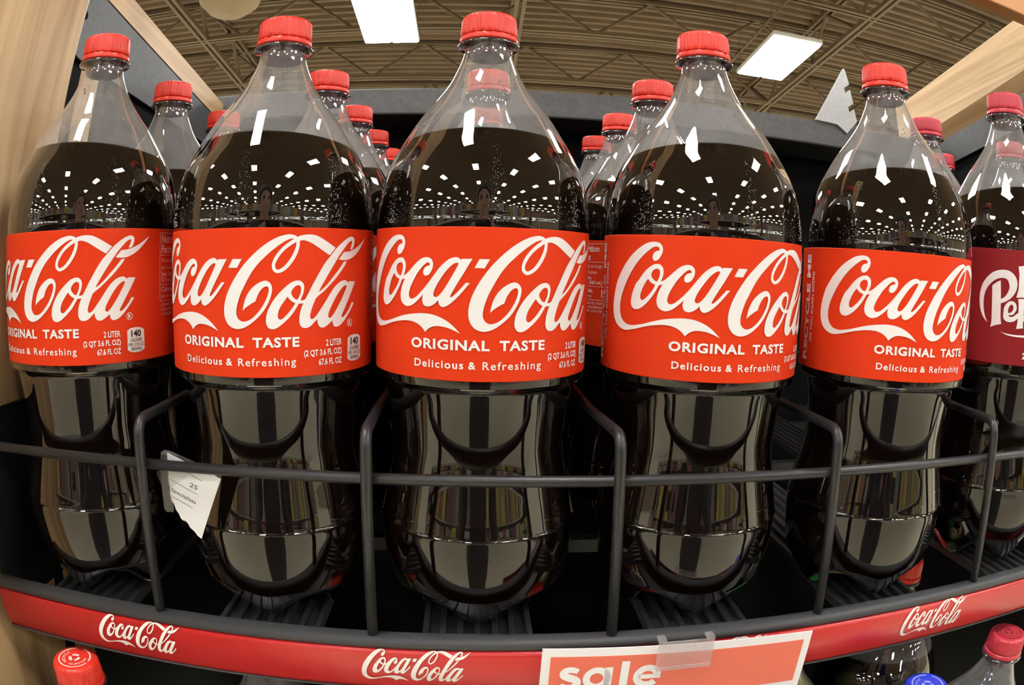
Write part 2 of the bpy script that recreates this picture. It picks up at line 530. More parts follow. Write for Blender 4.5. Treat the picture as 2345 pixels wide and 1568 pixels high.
# outlines in millimetres on the label, traced letter by letter ('c' marks a sharp corner)
LOGO = {
    'C1': '-40.52,26.91c -40.41,27.71 -40.94,28.58 -42.22,28.82 -43.7,28.51 -45.56,27.41 -47.85,25.74 -50.21,23.73 -52.25,21.79 -54.35,19.52 -56.53,16.81 -58.79,13.58 -60.67,10.5 -62.37,7.38 -63.35,5.23 -64.32,2.48 -64.87,-0.25 -64.84,-2.94 -64.23,-5.42 -62.94,-7.5 -61.06,-9 -58.94,-9.8 -56.47,-10.09 -54.16,-9.97 -51.12,-9.42 -48.76,-8.93 -44.85,-7.82 -41.15,-6.75 -37.6,-5.89 -34.17,-5.28 -30.81,-4.84 -27.52,-4.61 -24.26,-4.7 -21.44,-5.11 -18.83,-5.91 -16.19,-7.07 -13.74,-8.59 -11.46,-10.49 -9.12,-12.93c -10.93,-12.05 -13.16,-11.14 -15.79,-10.38 -18.6,-10.05 -20.75,-10.08 -22.45,-10.46 -24.13,-11.35 -25.16,-12.23 -25.99,-12.97c -26.81,-11.92 -28.08,-10.74 -29.9,-9.6 -32.17,-8.82 -34.46,-8.46 -37.7,-8.46 -41.04,-8.83 -44.76,-9.5 -48.67,-10.45 -52.86,-11.62 -57.44,-12.6 -58.74,-12.78 -60.8,-12.83 -63.01,-12.47 -65.41,-11.62 -67.72,-10.15 -69.57,-8.11 -70.79,-5.48 -71.33,-2.95 -71.31,-0.04 -70.82,3.08 -69.85,6.72 -67.97,11.34 -65.4,15.16 -62.46,18.94 -59.71,21.84 -56.88,24.55 -53.77,26.91 -50.82,28.76 -48,30.19 -45.29,30.89 -43.04,31.1 -41.01,30.82 -39.55,29.9 -38.76,28.56 -38.61,27.13 -39.04,25.36 -39.88,23.89 -40.92,22.66 -42.35,21.96 -43.28,22.09 -43.97,22.95 -44.07,24.07 -43.68,25.21 -42.87,26.2 -41.79,26.71',
    'oca': '-41.56,20.47 -40.11,20.37 -38.83,19.46 -38.08,18.22 -37.89,16.8 -38.05,15.19 -38.6,13.41 -39.17,12.14c -37.67,12.8 -36.05,13.94 -33.68,16.06 -31.35,18.17 -29.42,19.59 -27.5,20.44 -25.76,20.71 -24.01,20.32 -22.81,19.16 -22.38,17.67 -22.6,15.96 -23.4,14.23 -24.5,12.94 -26.03,12.39 -27.01,12.71 -27.45,13.82 -27.21,15.16 -26.37,16.24 -25.23,16.81 -24.12,16.98c -24.07,17.68 -24.71,18.31 -25.67,18.16 -27.18,17.14 -28.88,15.45 -30.77,13.27 -32.46,10.71 -33.97,8.15 -35.08,5.6 -35.51,3.67 -35.14,2.35 -34.3,1.74 -33.28,1.75 -31.7,2.39 -29.97,3.73 -27.7,5.86 -25.84,7.86 -24,10.04 -22.17,12.41 -20.35,14.76 -18.52,16.93 -16.29,18.93 -14.23,20.26 -12.32,20.83 -10.96,20.81 -9.96,20.3 -9.29,19.58c -8.98,20.22c -4.2,20.29c -5.71,17.79 -7.94,13.9 -10.33,10.02 -12.49,6.33 -13.74,4 -13.9,3.24c -13.12,3.28 -11.44,4.68 -9.4,6.86 -6.96,9.65c -5.19,9.6c -6.86,7.54 -9.29,4.6 -11.52,2.23 -13.56,0.43 -15.43,-0.8 -16.94,-1.35 -18.3,-1.05 -19.23,0.12 -19.55,1.71c -21.05,0.11 -22.92,-1.04 -24.64,-1.48 -26.2,-1.24 -27.22,-0.36 -27.68,1.13 -27.65,2.46 -27.33,3.99c -29.11,2.18 -31.01,0.53 -33.15,-0.94 -35.16,-1.66 -37.02,-1.79 -38.96,-1.07 -40.42,0.27 -41.06,2.34 -40.95,4.46 -40.29,6.81 -39.41,8.78 -38.22,10.86c -39.06,10.62 -40.23,10.27c -41.42,8.03 -42.8,5.86 -44.75,3.32 -46.78,1.24 -49.1,-0.63 -51.13,-1.69 -53.05,-2.08 -54.64,-1.8 -55.84,-0.9 -56.52,0.7 -56.51,2.68 -55.94,5.2 -54.93,7.89 -53.49,10.59 -52.03,12.09 -49.84,14.8 -47.52,17.33 -45.43,18.95 -43.4,20.08',
    'oca_h1': '-41.48,18.18 -40.66,18.11 -39.91,17.34 -39.74,16.07 -40.07,14.46 -40.64,12.99 -41.14,12.08c -42.53,12.49 -43.69,13.47 -44.41,14.73 -44.27,16.02 -43.48,17.34 -42.39,18',
    'oca_h2': '-46.16,13.11c -45.15,11.95 -43.78,11.06 -42.17,10.5c -42.93,8.75 -44.52,6.56 -46.55,4.5 -48.27,3.08 -49.27,2.66 -50.11,2.96 -50.57,3.9 -50.45,5.54 -49.71,7.54 -48.6,9.88 -47.28,11.89',
    'oca_h3': '-10.87,18.42 -10.43,18.01 -10.81,16.96 -12.26,14.25 -14.06,11.14 -16.03,7.84 -17.84,5.29 -19.67,3.4 -20.99,2.95 -21.78,3.38 -21.98,4.31 -21.34,6.42 -19.93,9.14 -18.13,11.87 -16.13,14.61 -14.28,16.59 -12.6,17.9 -11.65,18.36',
    'hy': '-1.12,20.28c 3.46,20.23c 1.19,16.23c -3.28,16.26c',
    'C2': '4.06,-3.33c 4.42,-1.27 5.13,1.48 6.31,4.04 7.87,6.23 9.8,8.04 12.08,9.49 14.16,10.2 15.86,10.09 17.18,9.07 17.94,7.61 18.04,5.78 17.66,3.78 16.81,1.23 15.49,-1.32 13.77,-3.86 11.65,-6.23 9.33,-8.24 6.78,-10.08 4.19,-11.29 1.56,-11.78 -0.7,-11.45 -2.78,-10.38 -4.47,-8.37 -5.4,-5.8 -5.58,-2.84 -5.1,0.5 -4,4.02 -2.18,7.89 -0.1,11.38 2.32,14.85 4.29,17.39 6.99,20.29 10.03,23.17 13.4,25.97 17.11,28.41 20.81,30.22 24.18,31.13 26.45,31.36 28.38,30.97 29.73,30.15c 31.08,30.71 33.04,31.15 35.64,31.35 38.53,31.07 41.32,30.08 44.68,28.35 47.5,26.78 50.15,25.3c 46.68,21.74c 43.91,23.27 40.8,25.12 37.81,26.87 35.73,27.88 33.7,28.51 32.11,28.63 30.9,28.31c 30.93,27.11 30.63,24.9 29.89,22.69 28.58,20.12 26.89,17.75 25.01,15.75 22.95,14.31 20.88,13.63 19.38,13.98 18.28,15.08 17.9,16.54 18.1,18.55 19.1,20.91 20.75,23.27 22.96,25.64 25.38,27.56 28.11,29.31c 26.67,29.3 24.79,28.66 22.55,27.38 19.77,25.47 17,23.3 14.22,20.77 11.63,18.24 8.99,14.98 6.69,11.35 4.74,7.7 3.15,4.59 1.93,1.29 1.09,-1.84 0.82,-4.41 1.24,-6.25 2.44,-7.71 4.04,-8.35 5.82,-8.15 7.79,-7.32 10.13,-5.49 12.45,-2.94 14.36,-0.03 15.69,2.7 16.44,5.43 16.4,6.89 15.77,7.67 14.74,7.55 13.42,6.74 12.09,5.11 11.14,3.29 10.46,1.47 10.14,0.77c 8.83,0.19 7.07,-0.9 5.5,-2',
    'C2_h': '29.2,27.84c 29.15,26 28.33,23.61 27.03,21.05 25.35,18.68 23.49,16.68 21.8,15.6 20.68,15.24 19.83,15.71 19.44,16.71 19.61,18.17 20.61,20.17 22.27,22.54 24.49,24.72 26.74,26.37',
    'ola': '30.26,10.21 31.63,9.91 32.83,8.87 33.33,7.39 33.24,5.91 32.76,3.89 32.07,2.24 31.58,0.96c 32.87,1.11 33.86,1.46c 35.47,4.19 37.49,7.86 39.76,11.54 40.59,13 44.02,18.01 47.16,21.4 50.22,24.63 52.91,26.86 55.54,28.66 58.11,30.09 60.61,30.8 62.23,30.6 63.24,29.65 63.3,28.01 62.68,26.04 61.77,24.72c 59.93,24.46c 60.78,26.34 61.38,27.97 61.22,28.82 60.43,28.68 58.68,27.76 56.34,25.63 53.68,22.88 51.58,20.33 49.56,17.64 47.6,14.97 45.7,12.33 44.03,9.85 42.2,7.13 40.87,4.67c 42.76,5.87 45.55,8.14 47.67,10.3 49.64,12.31 51.71,14.29 53.84,16.66 55.6,18.72c 57.61,18.88c 56.34,16.96 54.33,14.74 51.75,12.07 49.29,9.74 45.57,6.57 43.33,4.76 40.97,3.11 39.28,1.76c 38.67,0.38 37.63,-1.91 36.77,-4.37 36.34,-6.21 36.51,-7.31 37.11,-7.83 37.98,-7.6 39.38,-6.5 40.99,-4.54 42.99,-1.96 45.04,0.78 46.96,3.39 49.12,6 51.38,8 53.52,9.22 56.01,9.8 57.68,9.51 58.93,8.35c 59.42,9.23c 64.3,9.09c 62.93,6.52 60.56,2.7 58.07,-1.23 55.94,-4.67 54.68,-6.68 54.35,-7.71c 55.49,-7.7 57.38,-6.37 59.6,-4.07 61.67,-1.09c 63.56,-1.2c 61.7,-3.71 59.36,-6.33 56.9,-8.92 54.35,-11.01 52.35,-11.99 50.65,-12.19 49.4,-11.63 48.79,-10.31 48.59,-9.03c 46.6,-10.49 44.67,-11.64 42.98,-12.09 41.52,-11.69 40.62,-10.62 40.17,-9.19 40.09,-7.94c 38.49,-9.42 36.75,-10.9 35.2,-11.68 33.68,-11.84 32.35,-11.48 31.45,-10.51 30.97,-8.95 30.98,-7.09 31.32,-4.79 32.06,-2.35 32.97,-0.37c 31.73,-0.49 30.67,-0.53c 29.33,-2.67 27.38,-5.38 25.07,-7.71 22.77,-9.68 20.48,-11.28 18.39,-11.94 16.69,-11.58 15.67,-10.47 15.16,-8.81 15.18,-6.97 15.63,-4.59 16.78,-1.86 18.49,1.04 20.94,4.12 23.57,6.64 26.22,8.8 28.32,9.87',
    'ola_h1': '30.47,7.99 31.45,7.61 31.82,6.31 31.57,4.47 30.89,2.83 30.11,1.37c 28.94,1.77 27.78,2.9 27.1,4.38 27.29,5.48 28.34,6.93 29.5,7.79',
    'ola_h2': '25.33,2.85c 26.25,1.64 27.59,0.51 29.04,-0.26c 27.78,-2.07 26.05,-4.24 24.32,-6.03 22.79,-7.29 21.84,-7.54 20.99,-7.06 20.72,-5.77 21.01,-3.94 21.87,-1.94 23.2,0.05 24.53,1.86',
    'ola_h3': '57.23,7.38 57.72,6.93 57.26,5.74 55.87,3.38 54.07,0.41 52.12,-2.38 50.02,-5.14 48.39,-6.95 47.1,-7.75 46.32,-7.31 46.12,-6.35 46.8,-4.34 48.38,-1.56 50.19,1.21 52.07,3.68 54.02,5.69 55.82,6.99',
    'flag': '55.59,23.45c 57.6,23.47 60.08,23.89 63,24.74 66.49,26.27 70.06,28.32 73.58,30.5c 71.91,28.36 69.14,25.65 66.3,23.3 63.12,21.31 59.94,20.01 57.23,19.44 54.67,19.45 52.24,19.77c',
}
DRP = {
    'crescent': '-58.66,-7.09c -62.07,-4.26 -64.62,0.14 -65.78,5.29 -65.72,11.14 -64.08,16.53 -60.81,20.87 -56.86,24.09 -52.24,25.91 -47.63,26.47 -43.64,25.78 -40.21,23.5 -38.14,19.97 -38.08,15.97 -39.51,12.4 -42.58,8.96 -46.37,6.6 -49.93,5.39c -50.12,7.96c -47.24,9.39 -45.11,11.88 -43.79,14.87 -43.8,17.17 -44.96,19.93 -47.02,21.18 -50,21.21 -53.28,20.35 -56.53,18.33 -59.76,15.16 -61.91,10.9 -62.57,5.6 -61.99,0.41 -60.73,-3.53',
    'stem': '-56.52,16.02c -53.81,17.99 -50.38,19.74c -49.6,8.01 -49.09,-2.31 -48.16,-7.4c -52.4,-8.43 -56.31,-10.02c -55.63,-6.46 -55.96,2.77',
    'e': '-47.13,-0.38 -46.76,3.11 -44.99,5.87 -42.14,7.46 -39.1,6.82 -37.55,4.27 -38.01,1.65 -40.13,-0.85 -43.07,-1.42 -42.32,-2.32 -39.7,-1.95 -37.5,-0.31 -35.9,0.69c -35.65,-2.16c -38.13,-4.39 -41.36,-5.56 -44.71,-5.32 -46.86,-3.52',
    'e_h': '-43.52,-0.02 -43.71,2.26 -42.76,4.36 -41.51,5.34 -40.1,4.32 -40.17,2.02 -41.57,0.45',
    'p': '-36.87,8.34c -31.89,9.93c -31.18,-2.34c -31.87,-2.4 -31.51,-8.12c -36.63,-9.43c -36,-5.63 -36,1.83',
    'D': '-38.35,28.82c -33.17,30.42c -31.98,11.07c -37.2,10.03c -36.95,16.07 -37.27,24.62',
    'sw': '-48.34,-12.33c -43.21,-13.81 -37.13,-14.37 -29.59,-14.3c -29.75,-12.87c -37.25,-13.23 -43.29,-12.96',
}

# ================================================================== THE STORE
def rot_obj_label(o, l, c=None, g=None):
    return tag(o, l, c, g)

# floor
fl = box('floor', (-30, -52, -0.1), (30, 24, 0.0), FLOOR_M)
tag(fl, kind='structure')
# ceiling: corrugated deck, ridges run across the aisle
ZC = 6.6
V, F = [], []
pitch = 0.20
y = -52.0
row = []
while y < 24:
    for dy, dz in ((0, 0), (0.07, 0), (0.10, 0.06), (0.17, 0.06)):
        row.append((y + dy, ZC + dz))
    y += pitch
row.append((y, ZC))
for (yy, zz) in row:
    V += [(-30, yy, zz), (30, yy, zz)]
for i in range(len(row) - 1):
    F.append((2 * i, 2 * i + 1, 2 * i + 3, 2 * i + 2))
ce = mesh_obj('ceiling', V, F, DECK)
tag(ce, kind='structure')
# end walls far off, so that the hall is closed
for nm, lo, hi in (('wall_back', (-30, 24, 0), (30, 24.2, 6.7)), ('wall_front', (-30, -52.2, 0), (30, -52, 6.7)),
                   ('wall_left', (-30.2, -52, 0), (-30, 24, 6.7)), ('wall_right', (30, -52, 0), (30.2, 24, 6.7))):
    tag(box(nm, lo, hi, mat('wall_paint', (0.20, 0.16, 0.11), 0.7)), kind='structure')

# bar joists: parallel to the aisle's depth, and two girders across
def joist(name, x0, y0, x1, y1, ztop, depth, panel, label, group, web=0.022, chord=0.045):
    a = Vector((x0, y0, 0)); b = Vector((x1, y1, 0))
    L = (b - a).length
    d = (b - a).normalized()
    n = Vector((-d.y, d.x, 0))
    root = empty(name, Matrix.Translation((x0, y0, ztop - depth)))
    tag(root, label, 'joist', group)
    for nm, zz in (('top_chord', depth), ('bottom_chord', 0.0)):
        bm = bmesh.new()
        for s in (-1, 1):
            q = n * (s * chord * 0.75)
            vs = []
            for t in (0, L):
                for dx, dz in ((-chord / 2, 0), (chord / 2, 0), (chord / 2, chord), (-chord / 2, chord)):
                    vs.append(bm.verts.new(d * t + q + n * dx * 0.8 + Vector((0, 0, zz + dz - chord / 2))))
            for k in range(4):
                bm.faces.new((vs[k], vs[(k + 1) % 4], vs[4 + (k + 1) % 4], vs[4 + k]))
            bm.faces.new(vs[:4]); bm.faces.new(vs[4:])
        bm_obj(nm, bm, JOIST, root)
    t = 0.0
    k = 0
    web_me = {}
    while t + panel / 2 <= L + 1e-6:
        up = (k % 2 == 0)
        if up not in web_me:
            bm = bmesh.new()
            p0 = Vector((0, 0, 0 if up else depth)); p1 = d * (panel / 2) + Vector((0, 0, depth if up else 0))
            add_tube(bm, [p0, p1], web, 6)
            me = bpy.data.meshes.new('web_bar')
            bm.to_mesh(me); bm.free()
            me.materials.append(JOIST)
            web_me[up] = me
        o = mobj('web_bar', web_me[up], root)
        o.location = d * t
        t += panel / 2
        k += 1
    return root

for i, x in enumerate((-4.13, 0.48, 5.10)):
    joist('bar_joist', x, 3.6, x, 15.6, ZC - 0.02, 0.62, 1.6, 'open-web roof joist with paired chords running away under the deck', 'roof joists over the display', web=0.030, chord=0.065)
for y in (6.4, 8.2, 10.0, 11.8):
    joist('cross_joist', -12, y, 14, y, ZC - 0.025, 0.62, 1.7, 'open-web roof joist crossing under the corrugated deck', 'cross joists over the display', web=0.026, chord=0.055)
# conduit beside the right lamp
tag(tube('conduit', [(3.76, 4.0, 5.90), (3.76, 12, 5.90)], 0.018, JOIST, seg=8), 'thin pale conduit running above the slanted ceiling lamp', 'conduit')
# tan round duct end
bm = bmesh.new()
lathe(bm, [(0.0, -0.36), (0.22, -0.34), (0.34, -0.22), (0.40, 0.0), (0.42, 0.3), (0.43, 1.25)], 32)
dk = bm_obj('air_duct', bm, mat('duct_tan', (0.15, 0.10, 0.052), 0.6), smooth=True, mw=Matrix.Translation((-2.75, 5.75, 5.35)))
tag(dk, 'round tan duct drop hanging from the corrugated ceiling', 'duct')

# ---- ceiling lamps
ZL = 5.20
def lamp_meshes():
    bm = bmesh.new()
    add_box(bm, (-0.34, -0.64, 0.012), (0.34, 0.64, 0.07), 0.01)
    hs = bpy.data.meshes.new('lamp_housing'); bm.to_mesh(hs); bm.free(); hs.materials.append(HOUSING)
    bm = bmesh.new()
    add_box(bm, (-0.15, -0.60, -0.012), (0.15, 0.60, 0.013), 0.006)
    ls = bpy.data.meshes.new('lamp_lens'); bm.to_mesh(ls); bm.free(); ls.materials.append(LAMP)
    bm = bmesh.new()
    add_tube(bm, [(0, 0, 0.06), (0, 0, ZC - ZL)], 0.004, 5)
    hw = bpy.data.meshes.new('hanger_wire'); bm.to_mesh(hw); bm.free(); hw.materials.append(JOIST)
    # one-mesh version for the far ones, seen only as sparks in the bottles
    bm = bmesh.new()
    add_box(bm, (-0.34, -0.64, 0.012), (0.34, 0.64, 0.07))
    n = len(bm.faces)
    add_box(bm, (-0.32, -0.60, -0.012), (-0.02, 0.60, 0.011))
    add_box(bm, (0.02, -0.60, -0.012), (0.32, 0.60, 0.011))
    bm.faces.ensure_lookup_table()
    for f in bm.faces[n:]:
        f.material_index = 1
    far = bpy.data.meshes.new('ceiling_lamp'); bm.to_mesh(far); bm.free()
    far.materials.append(HOUSING); far.materials.append(LAMP)
    return hs, ls, hw, far
hs, ls, hw, far = lamp_meshes()
LX = [-1.11 + 4.76 * k for k in range(-5, 7)]
LY = [6.80 + 4.2 * k for k in range(-13, 5)]
lamp_n = 0
for iy, ly in enumerate(LY):
    for ix, lx in enumerate(LX):
        if abs(lx) > 28:
            continue
        near = abs(ly - 6.80) < 0.1 and (abs(lx + 1.11) < 0.1 or abs(lx - 3.65) < 0.1)
        if near:
            lx2, ly2 = (-1.10, 6.55) if lx < 0 else (3.72, 6.80)
            root = empty('ceiling_lamp', Matrix.Translation((lx2, ly2, ZL)))
            tag(root, 'glaring twin-panel lamp above the bottle with the tallest cap in the row' if lx < 0 else 'slanted glaring lamp hanging beyond the notched steel bracket', 'lamp', 'store ceiling lamps')
            mobj('housing', hs, root)
            for s in (-1, 1):
                o = mobj('lens', ls, root); o.location = (s * 0.17, 0, 0)
            for sx in (-1, 1):
                for sy in (-1, 1):
                    o = mobj('hanger_wire', hw, root); o.location = (sx * 0.3, sy * 0.55, 0)
        else:
            o = mobj('ceiling_lamp', far)
            o.location = (lx, ly, ZL)
            tag(o, 'twin-panel store lamp mirrored as a white spark in the dark bottles', 'lamp', 'store ceiling lamps beyond view')
        lamp_n += 1

# ================================================================== THE DISPLAY
cab = empty('display_cabinet', Matrix.Identity(4))
tag(cab, 'black and wood store cabinet that houses the tilted rows of bottles', 'cabinet')
# wooden end panel on the left (stands plumb)
def world_box(name, lo, hi, m, parent=None, bevel=0.0):
    return box(name, lo, hi, m, parent, bevel)
pz = Z0
wl = box('end_panel', (-0.330, -0.125, 0.0), (-0.296, 0.012, 2.3), WOOD, cab, bevel=0.002)
wl['label'] = 'maple-look wooden end panel'

def beam(name, p0, p1, prof, material, parent=None):
    """sweep a cross-section [(dx, dz)...] from p0 to p1 (shelf-frame points) in world space"""
    a, b = W(*p0), W(*p1)
    vs = []
    for q in (a, b):
        for dx, dz in prof:
            vs.append((q.x + dx, q.y, q.z + dz))
    n = len(prof)
    fs = [(k, (k + 1) % n, n + (k + 1) % n, n + k) for k in range(n)]
    fs += [tuple(range(n))[::-1], tuple(range(n, 2 * n))]
    bm = bmesh.new()
    bv = [bm.verts.new(v) for v in vs]
    for f in fs:
        bm.faces.new([bv[i] for i in f])
    return bm_obj(name, bm, material, parent)

# left side: steel plate, wooden rail on it
tl = beam('wood_rail', (-0.36, 0.14, 0.4135), (-0.36, 0.535, 0.341), [(0, 0), (0, 0.027), (-0.03, 0.027), (-0.03, 0)], WOOD_T, cab)
# steel side plate with a rounded lower front corner, and a hole
def side_plate():
    a0 = W(-0.361, 0.140, 0.470); a1 = W(-0.361, 0.132, 0.338)
    b1 = W(-0.361, 0.535, 0.299); b0 = W(-0.361, 0.535, 0.3405)
    c0 = W(-0.361, 0.185, 0.404)
    pts = [a0, c0, b0, b1]
    e = a1
    rad = 0.022
    u = (b1 - e).normalized(); v = (a0 - e).normalized()
    for k in range(9):
        t = k / 8
        pts.append((1 - t) ** 2 * (e + u * rad) + 2 * t * (1 - t) * e + t * t * (e + v * rad))
    bm = bmesh.new()
    f1 = [bm.verts.new(p) for p in pts]
    f2 = [bm.verts.new(p + Vector((-0.003, 0, 0))) for p in pts]
    bm.faces.new(f1); bm.faces.new(f2[::-1])
    n = len(pts)
    for k in range(n):
        bm.faces.new((f1[k], f1[(k + 1) % n], f2[(k + 1) % n], f2[k]))
    root = bm_obj('side_plate', bm, STEEL, cab)
    hc = W(-0.3605, 0.149, 0.378)
    bm = bmesh.new()
    bmesh.ops.create_circle(bm, cap_ends=True, segments=16, radius=0.0045, matrix=Matrix.Translation(hc) @ Matrix.Rotation(math.pi / 2, 4, 'Y'))
    bm_obj('bolt_hole', bm, BLACK_FLAT, root)
    return root
side_plate()
# black inner side wall under the plate
sw = box('side_wall', (-0.385, 0.02, Z0 - 0.5), (-0.367, 0.56, Z0 + 0.43), BLACK_FLAT, cab)

# right side
tr = beam('wood_board', (0.70, 0.20, 0.470), (0.70, 0.60, 0.3785), [(0, 0), (0, 0.075), (0.03, 0.075), (0.03, -0.022), (0.012, -0.022)], WOOD_T, cab)
rp = beam('side_rail', (0.705, 0.20, 0.398), (0.705, 0.60, 0.312), [(0, 0), (0, 0.042), (0.004, 0.042), (0.004, 0)], STEEL, cab)
rw = box('side_wall', (0.712, 0.0, Z0 - 0.5), (0.730, 0.56, Z0 + 0.44), BLACK_FLAT, cab)
hd = box('wood_header', (-0.385, 0.129, Z0 + 0.517), (0.735, 0.151, Z0 + 0.590), mat('wood_orange', (0.50, 0.21, 0.06), 0.45), cab, bevel=0.002)
box('upright', (0.712, 0.118, 0.0), (0.742, 0.152, Z0 + 0.530), WOOD, cab, bevel=0.002)
box('upright', (-0.392, 0.118, 0.0), (-0.366, 0.152, Z0 + 0.530), WOOD, cab, bevel=0.002)

# back: black panel and the grey top rail
bp = box('back_panel', (-0.385, 0.545, Z0 - 0.5), (0.73, 0.560, Z0 + 0.44), BLACK_FLAT, cab)
br = bmesh.new()
p0 = W(0, 0.53, 0.3445); p1 = W(0, 0.53, 0.3835)
add_box(br, (-0.385, 0.472, p0.z), (0.73, 0.545, p1.z), 0.0025)
bro = bm_obj('back_rail', br, STEEL, cab)
ZR = p1.z
# notched bracket standing on the rail
def bracket():
    P2 = [(-0.045, -0.004), (0.018, 0.092), (0.021, 0.092), (0.026, 0.066), (0.015, 0.058), (0.016, 0.050), (0.026, 0.057), (0.029, 0.034), (0.018, 0.026), (0.019, 0.018), (0.029, 0.025), (0.032, 0.004), (0.010, -0.018), (-0.006, -0.006)]
    loops = [P2]
    v2, f2 = fill2d(loops)
    bm = bmesh.new()
    vs = [bm.verts.new((x, 0, z)) for x, z in v2]
    for f in f2:
        bm.faces.new([vs[i] for i in f])
    g = bmesh.ops.extrude_face_region(bm, geom=bm.faces[:])
    for e in g['geom']:
        if isinstance(e, bmesh.types.BMVert):
            e.co.y += 0.003
    o = bm_obj('shelf_bracket', bm, STEEL_W, mw=Matrix.Translation((0.529, 0.4725 - 0.004, ZR + 0.004)))
    tag(o, 'pale notched steel bracket sticking up from the grey back rail', 'bracket')
bracket()

# ---- the shelf (tracks, bumper, red strip)
BASE = -0.036
LANES = [-0.2291, -0.1127, 0.0, 0.1204, 0.2433, 0.372, 0.497]
shelf = empty('display_shelf', M @ Matrix.Translation((0, 0, BASE)))
tag(shelf, 'leaning black gravity shelf with ribbed tracks and a red front strip', 'shelf')
def S_(o):      # parts are modelled in the shelf frame
    o.location = (0, 0, -BASE)
    return o
# bumper: rounded dark bar
def sweep_x(name, prof, x0, x1, material, parent, smooth=True, skew=0.0, closed=True):
    V, F = [], []
    n = len(prof)
    for x in (x0, x1):
        for yy, zz in prof:
            V.append((x + (skew * (zz + 0.03) if x == x0 else 0), yy, zz))
    m = n if closed else n - 1
    for k in range(m):
        F.append((k, n + k, n + (k + 1) % n, (k + 1) % n))
    if closed:
        F += [tuple(range(n)), tuple(range(n, 2 * n))[::-1]]
    o = mesh_obj(name, V, F, material, parent, smooth=False)
    return S_(o)
prof = [(-0.064 + 0.0045 * math.cos(a), -0.0282 + 0.0036 * math.sin(a)) for a in [2 * math.pi * k / 16 for k in range(16)]]
prof = [(y - (0.002 if y < -0.064 else 0), z) for y, z in prof]
bmp = sweep_x('bumper', prof, -0.2865, 0.60, BUMPER, shelf)
bmp.data.shade_smooth()
# red price strip: gently bowed face
prof = [(-0.0690 - 0.0030 * math.sin(math.pi * (0.12 + 0.80 * k / 10)), -0.0312 - 0.0242 * k / 10) for k in range(11)]
prof += [(-0.064, -0.0556), (-0.064, -0.0312)]
strip = sweep_x('price_strip', prof, -0.2865, 0.60, STRIP_RED, shelf, skew=-0.14)
strip.data.shade_smooth()
sl = sweep_x('strip_lip', [(-0.0705, -0.0552), (-0.0705, -0.0562), (-0.066, -0.0570), (-0.062, -0.0562), (-0.062, -0.0552)], -0.284, 0.60, BUMPER, shelf)
# logos printed on the strip
def logo2d():
    parts = []
    for outer, holes in (('C1', ()), ('oca', ('oca_h1', 'oca_h2', 'oca_h3')), ('hy', ()), ('flag', ()), ('C2', ('C2_h',)), ('ola', ('ola_h1', 'ola_h2', 'ola_h3'))):
        parts.append(fill2d([spline_poly(LOGO[outer])] + [spline_poly(LOGO[h]) for h in holes]))
    return merge2d(parts)
LOGO2D = logo2d()
lg = fit(LOGO2D, -27, 27, -9.4, 9.4)
bm = bmesh.new()
vs = [bm.verts.new((x / 1000, 0, y / 1000)) for x, y in lg[0]]
for f in lg[1]:
    try: bm.faces.new([vs[i] for i in f])
    except ValueError: pass
for k in range(-3, 4):
    bmesh.ops.bisect_plane(bm, geom=bm.verts[:] + bm.edges[:] + bm.faces[:], plane_co=(0, 0, k * 0.00242), plane_no=(0, 0, 1))
for v in bm.verts:
    t = (-0.0312 - (v.co.z - 0.0396)) / 0.0242
    v.co.y = -0.0690 - 0.0030 * math.sin(math.pi * (0.12 + 0.80 * max(0, min(1, t)))) - 0.00025
sl_me = bpy.data.meshes.new('strip_logo')
bm.to_mesh(sl_me); bm.free()
sl_me.materials.append(mat('strip_print', (0.85, 0.80, 0.72), 0.4))
for x in (-0.1825, -0.0306, 0.1235, 0.2705):
    o = mobj('strip_logo', sl_me, strip)
    o.location = (x, 0, -0.0396)

# ribbed tracks and cross bars
bm = bmesh.new()
add_box(bm, (-0.029, -0.056, -0.006), (0.029, 0.52, -0.0028))
tr_me = bpy.data.meshes.new('lane_track'); bm.to_mesh(tr_me); bm.free(); tr_me.materials.append(TRACK)
bm = bmesh.new()
add_box(bm, (-0.0016, -0.055, -0.0030), (0.0016, 0.52, 0.0), 0.0004)
rib_me = bpy.data.meshes.new('rib'); bm.to_mesh(rib_me); bm.free(); rib_me.materials.append(TRACK)
for x in LANES:
    t = mobj('lane_track', tr_me, shelf)
    t.location = (x, 0, 0)
    for k in range(7):
        r = mobj('rib', rib_me, t)
        r.location = (-0.0273 + 0.0091 * k, 0, 0)
for yy in (-0.052, 0.10, 0.27, 0.44):
    b = box('cross_bar', (-0.286, yy - 0.006, -0.016), (0.60, yy + 0.006, -0.006), BLACK, shelf)
sp = box('side_guard', (-0.2895, -0.062, -0.016), (-0.2865, 0.52, 0.108), BLACK_FLAT, shelf, bevel=0.001)

# ---- wire fence
fence = empty('wire_fence', M @ Matrix.Translation((0, -0.062, -0.026)))
tag(fence, 'black wire front fence with bent dividers in front of the bottles', 'fence')
def Fz(pts): return [(x, y + 0.062, z + 0.026) for x, y, z in pts]
tube('rail', Fz([(-0.300, -0.0612, 0.0562), (0.60, -0.0612, 0.0562)]), 0.0027, WIRE, fence, 14)
for xb, xt, xm in ((-0.1682, -0.1650, -0.1712), (-0.0518, -0.0506, -0.0535), (0.0660, 0.0625, 0.0590), (0.1830, 0.1760, 0.1820), (0.3058, 0.2935, 0.3085), (0.432, 0.428, 0.434)):
    pts = rounded([(xb, -0.0650, -0.030), (xt, -0.0650, 0.0790), (xm, 0.0, 0.0765), (xm, 0.45, 0.0765)], 0.009)
    tube('divider', Fz(pts), 0.0027, WIRE, fence, 12)

